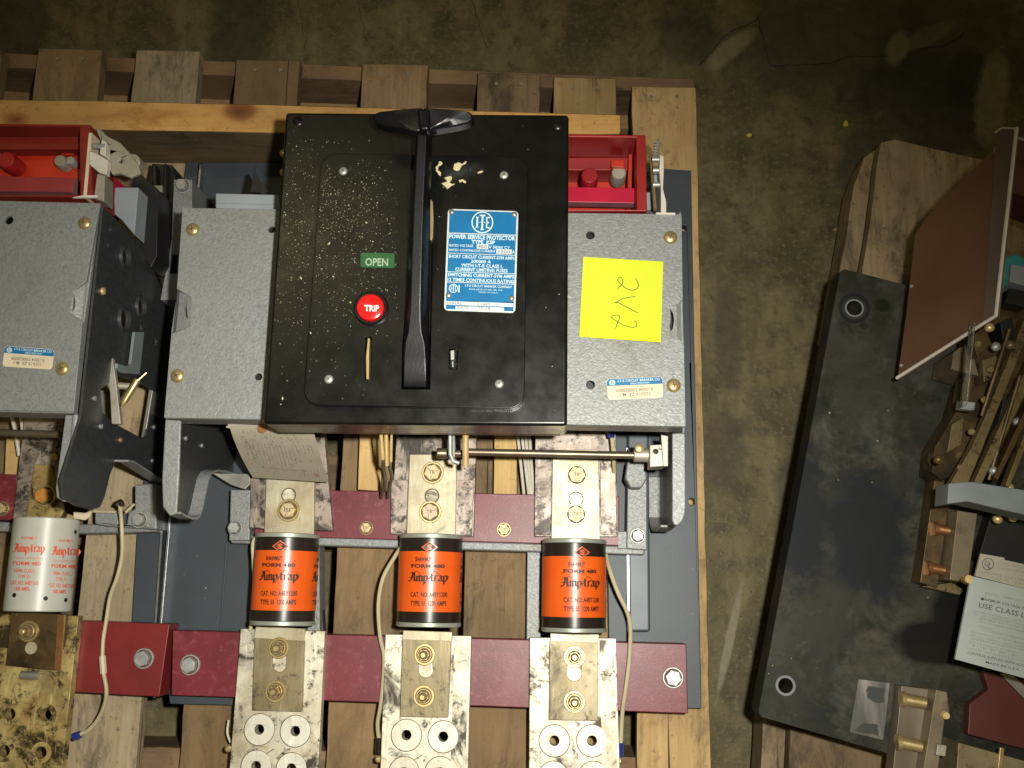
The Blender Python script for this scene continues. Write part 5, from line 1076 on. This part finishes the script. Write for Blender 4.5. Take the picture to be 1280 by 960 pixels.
# plates with print
def plate(nm, pa, z, mt, lines, th=.003, par=None, bold=.01):
    b = B(); b.prism(pl(pa, z), (0, 0, -th)); 
    for t, x0, y0_, x1, y1_, h_, mi in lines: b.text(t, pj(z + .0005), x0, y0_, x1, y1_, h_, mi, bold if mi == 1 else 0)
    return b, nm, mt
b, nm, mt = plate('approval_label', [(1226, 692), (1255, 697), (1256, 700), (1330, 716), (1330, 748), (1219, 720)], .29, m_lblc,
    [("LISTED CIRCUIT SWITCH", 1248, 705, 1300, 715, 3, 2), ("UNDERWRITERS LISTED", 1248, 711, 1300, 721, 3, 2), ("SERVICE EQUIPMENT", 1226, 716, 1296, 730, 3, 2), ("NO. R 15472", 1240, 724, 1284, 733, 3.6, 2)])
pjl = pj(.2906); ringp(b, pjl, 1235, 705, 7.5, 6.6, 1, 22); b.text("U", pjl, 1230.5, 707, 1235, 708, 7, 1, .01); b.text("L", pjl, 1235, 710, 1239, 711, 7, 1, .01)
b.build(nm, [mt, m_lblink, m_lblink2], sw, bevel=.0005)
lines = [("USE CLASS L FUSES", 1223, 759, 1311, 779, 6.2, 1), ("MAXIMUM VOLTAGE RATING", 1226, 749.5, 1296, 765.5, 3.2, 1), ("MFG  480 AC  600", 1232, 743, 1298, 757, 2.8, 2)]
yy = 763
for i, (a0, a1) in enumerate(((1216, 1300), (1217, 1300), (1224, 1300), (1224, 1296), (1223, 1240), (1226, 1300), (1214, 1300), (1212, 1300), (1213, 1300), (1210, 1290), (1211, 1298), (1208, 1288))):
    ys = (764.5, 768.5, 774, 778, 784, 788, 791, 795, 799, 803, 807, 811)[i]
    lines.append((("SUITABLE FOR USE ON A CIRCUIT CAPABLE", "OF DELIVERING NOT MORE THAN", "AMPERES RMS SYMMETRICAL AT", "VOLTS MAXIMUM WHEN USED", "TYPE KSP", "CONTINUOUS CURRENT RATING OF")[i % 6], a0, ys, a1, ys + (a1 - a0) * .23, 2.6, 2))
lines += [("CONTROL SUPPLIED WITH ACCESSORIES", 1209, 817, 1300, 838, 3, 1), ("MADE IN U.S.A.", 1232, 829, 1275, 839, 3, 1)]
b, nm, mt = plate('instruction_plate', [(1214, 720), (1340, 750), (1325, 860), (1194, 824)], .325, m_lbl, lines)
b.build(nm, [mt, m_lblink, m_lblink2], sw, bevel=.0006)
b = B(); b.prism(pl([(1214, 722), (1338, 752), (1323, 858), (1196, 822)], .320), (0, 0, -.004)); b.build('plate_backing', m_blue_t, sw)
b = B(); b.lathe(P(1209, 724, .322), [(.0035, 0), (.0035, .004)], 12); b.build('plate_screw', m_brass_hi, sw)
rr([(1240, 640), (1330, 660), (1330, 730), (1222, 700)], .235, .02, m_blackpl, 'black_barrier')
# lower lug block with brass bolts
rr([(1127, 857), (1164, 862), (1152, 1000), (1112, 1000)], .236, .021, M('dull_bare_lug', (.20, .16, .115), (.13, .10, .07), 30, rough=.4, metal=.3, stretch=(1, .3, 1)), 'lug_bar')
rr([(1170, 862), (1184, 865), (1187, 890), (1181, 900), (1168, 1000), (1148, 1000)], .255, .04, m_lugend, 'end_lug')
for px, py in ((1131, 874), (1126, 928)):
    b = B(); d0 = P(px, py, .241); b.tube([d0, d0 + Vector((.018, -.003, .002))], .0055, 16); b.tube([d0 - Vector((.004, 0, 0)), d0], .0072, 12); b.build('lug_bolt', m_brass, sw)
for px, py in ((1181, 894),):
    b = B(); b.lathe(P(px, py, .256), [(.0040, 0), (.0030, .004)], 12); b.build('lug_screw', m_brass_hi, sw)
rr([(1172, 930), (1184, 932), (1182, 946), (1170, 944)], .262, .04, m_cast, 'lug_boss')
rr([(1198, 928), (1330, 965), (1330, 1020), (1192, 1020)], .255, .05, m_tan, 'tan_block')
rr([(1250, 934), (1256, 935), (1250, 1010), (1242, 1010)], .258, .003, m_brass, 'brass_edge')
rr([(1228, 838), (1330, 862), (1330, 950), (1210, 918), (1212, 880), (1236, 862)], .228, .012, M('dark_crimson_board', (.11, .022, .018), (.08, .02, .016), 12, rough=.4), 'crimson_board')
rr([(1250, 842), (1262, 840), (1330, 900), (1330, 925)], .232, .003, m_steel_d, 'board_strip')

# ================================================================== SMALL THINGS ON THE FLOOR
def bit(nm, px, py, lx, ly, mt, label, cat, ang=0, z=.003):
    q = P(px, py, 0); b = B(); pts = [(-lx, -ly * .4), (-lx * .3, -ly), (lx * .8, -ly * .7), (lx, ly * .3), (lx * .2, ly), (-lx * .7, ly * .6)]
    ca, sa = math.cos(ang), math.sin(ang)
    b.prism([q + Vector((a * ca - c_ * sa, a * sa + c_ * ca, z)) for a, c_ in pts], (0, 0, -z + .0002)); o = b.build(nm, mt, None, bevel=.0004, seg=1); o['label'] = label; o['category'] = cat; return o
m_spk = M('yellow_crumb', (.62, .52, .06), None, 60, rough=.6)
bit('crumb', 936, 170, .0036, .0026, m_spk, 'yellow crumb on dark floor, nearer the big pallet', 'crumb')
bit('crumb', 1056.5, 155.5, .0034, .0046, m_spk, 'yellow crumb on dark floor above the right pallet', 'crumb')
bit('wood_splinter', 1050, 287, .011, .0028, m_wood_pale, 'orange wood splinter beside the right pallet block', 'splinter', .1)
bit('wood_splinter', 876, 721, .0001 + .003, .002, m_dust, 'tiny pale splinter on the slate rail edge', 'splinter', .4) if False else None

def crack(pts, w, label=None):
    b = B(); q = pl(pts, .0005); out = []
    for i in range(len(q) - 1):
        n = 8
        for k in range(n): p = q[i].lerp(q[i + 1], k / n); out.append(p + Vector((noise.noise(p * 90), noise.noise(p * 90 + Vector((5, 5, 5))), 0)) * .004)
    out.append(q[-1])
    for a, c_ in zip(out, out[1:]):
        d = (c_ - a).normalized(); nn_ = Vector((-d.y, d.x, 0)) * w * (.6 + .8 * abs(noise.noise(a * 60))); b.add([a - nn_, c_ - nn_, c_ + nn_, a + nn_], [(0, 1, 2, 3)])
    return b.build('floor_crack', m_crk, origin=(0, 0, 0), kind='structure')
m_crk = M('crack_dirt', (.035, .029, .018), None, 60, rough=.9)
crack([(872, 83), (905, 45), (948, 22), (953, 45), (963, 82), (1030, 80), (1062, 71), (1112, 70)], .0008)
crack([(1150, 62), (1187, 54), (1205, 40)], .0012)
crack([(382, 62), (378, 30), (372, 0)], .0004); crack([(470, 72), (455, 40), (448, 0)], .0004); crack([(610, 60), (598, 30), (590, 0)], .0006)

# grit and wood dust lying on the concrete
b = B(); g = random.Random(11)
for i in range(900):
    px, py = g.uniform(0, 1280), g.uniform(0, 960); q = P(px, py, .0002); s_ = g.choice((.0004, .0005, .0007, .001)) * (2 if g.random() < .03 else 1); a = g.random() * 3.14
    u = Vector((math.cos(a), math.sin(a), 0)) * s_ * g.uniform(1, 2); w = Vector((-u.y, u.x, 0)).normalized() * s_ * .7; b.add([q - u, q - w, q + u, q + w, q + Vector((0, 0, s_ * .7))], [(0, 1, 4), (1, 2, 4), (2, 3, 4), (3, 0, 4)], g.choice((0, 0, 1)))
o = b.build('grit', [M('concrete_grit', (.22, .19, .12), (.12, .10, .06), 200, rough=.8), M('dark_grit', (.03, .026, .018), None, 100, rough=.8)], smooth=False, kind='stuff')
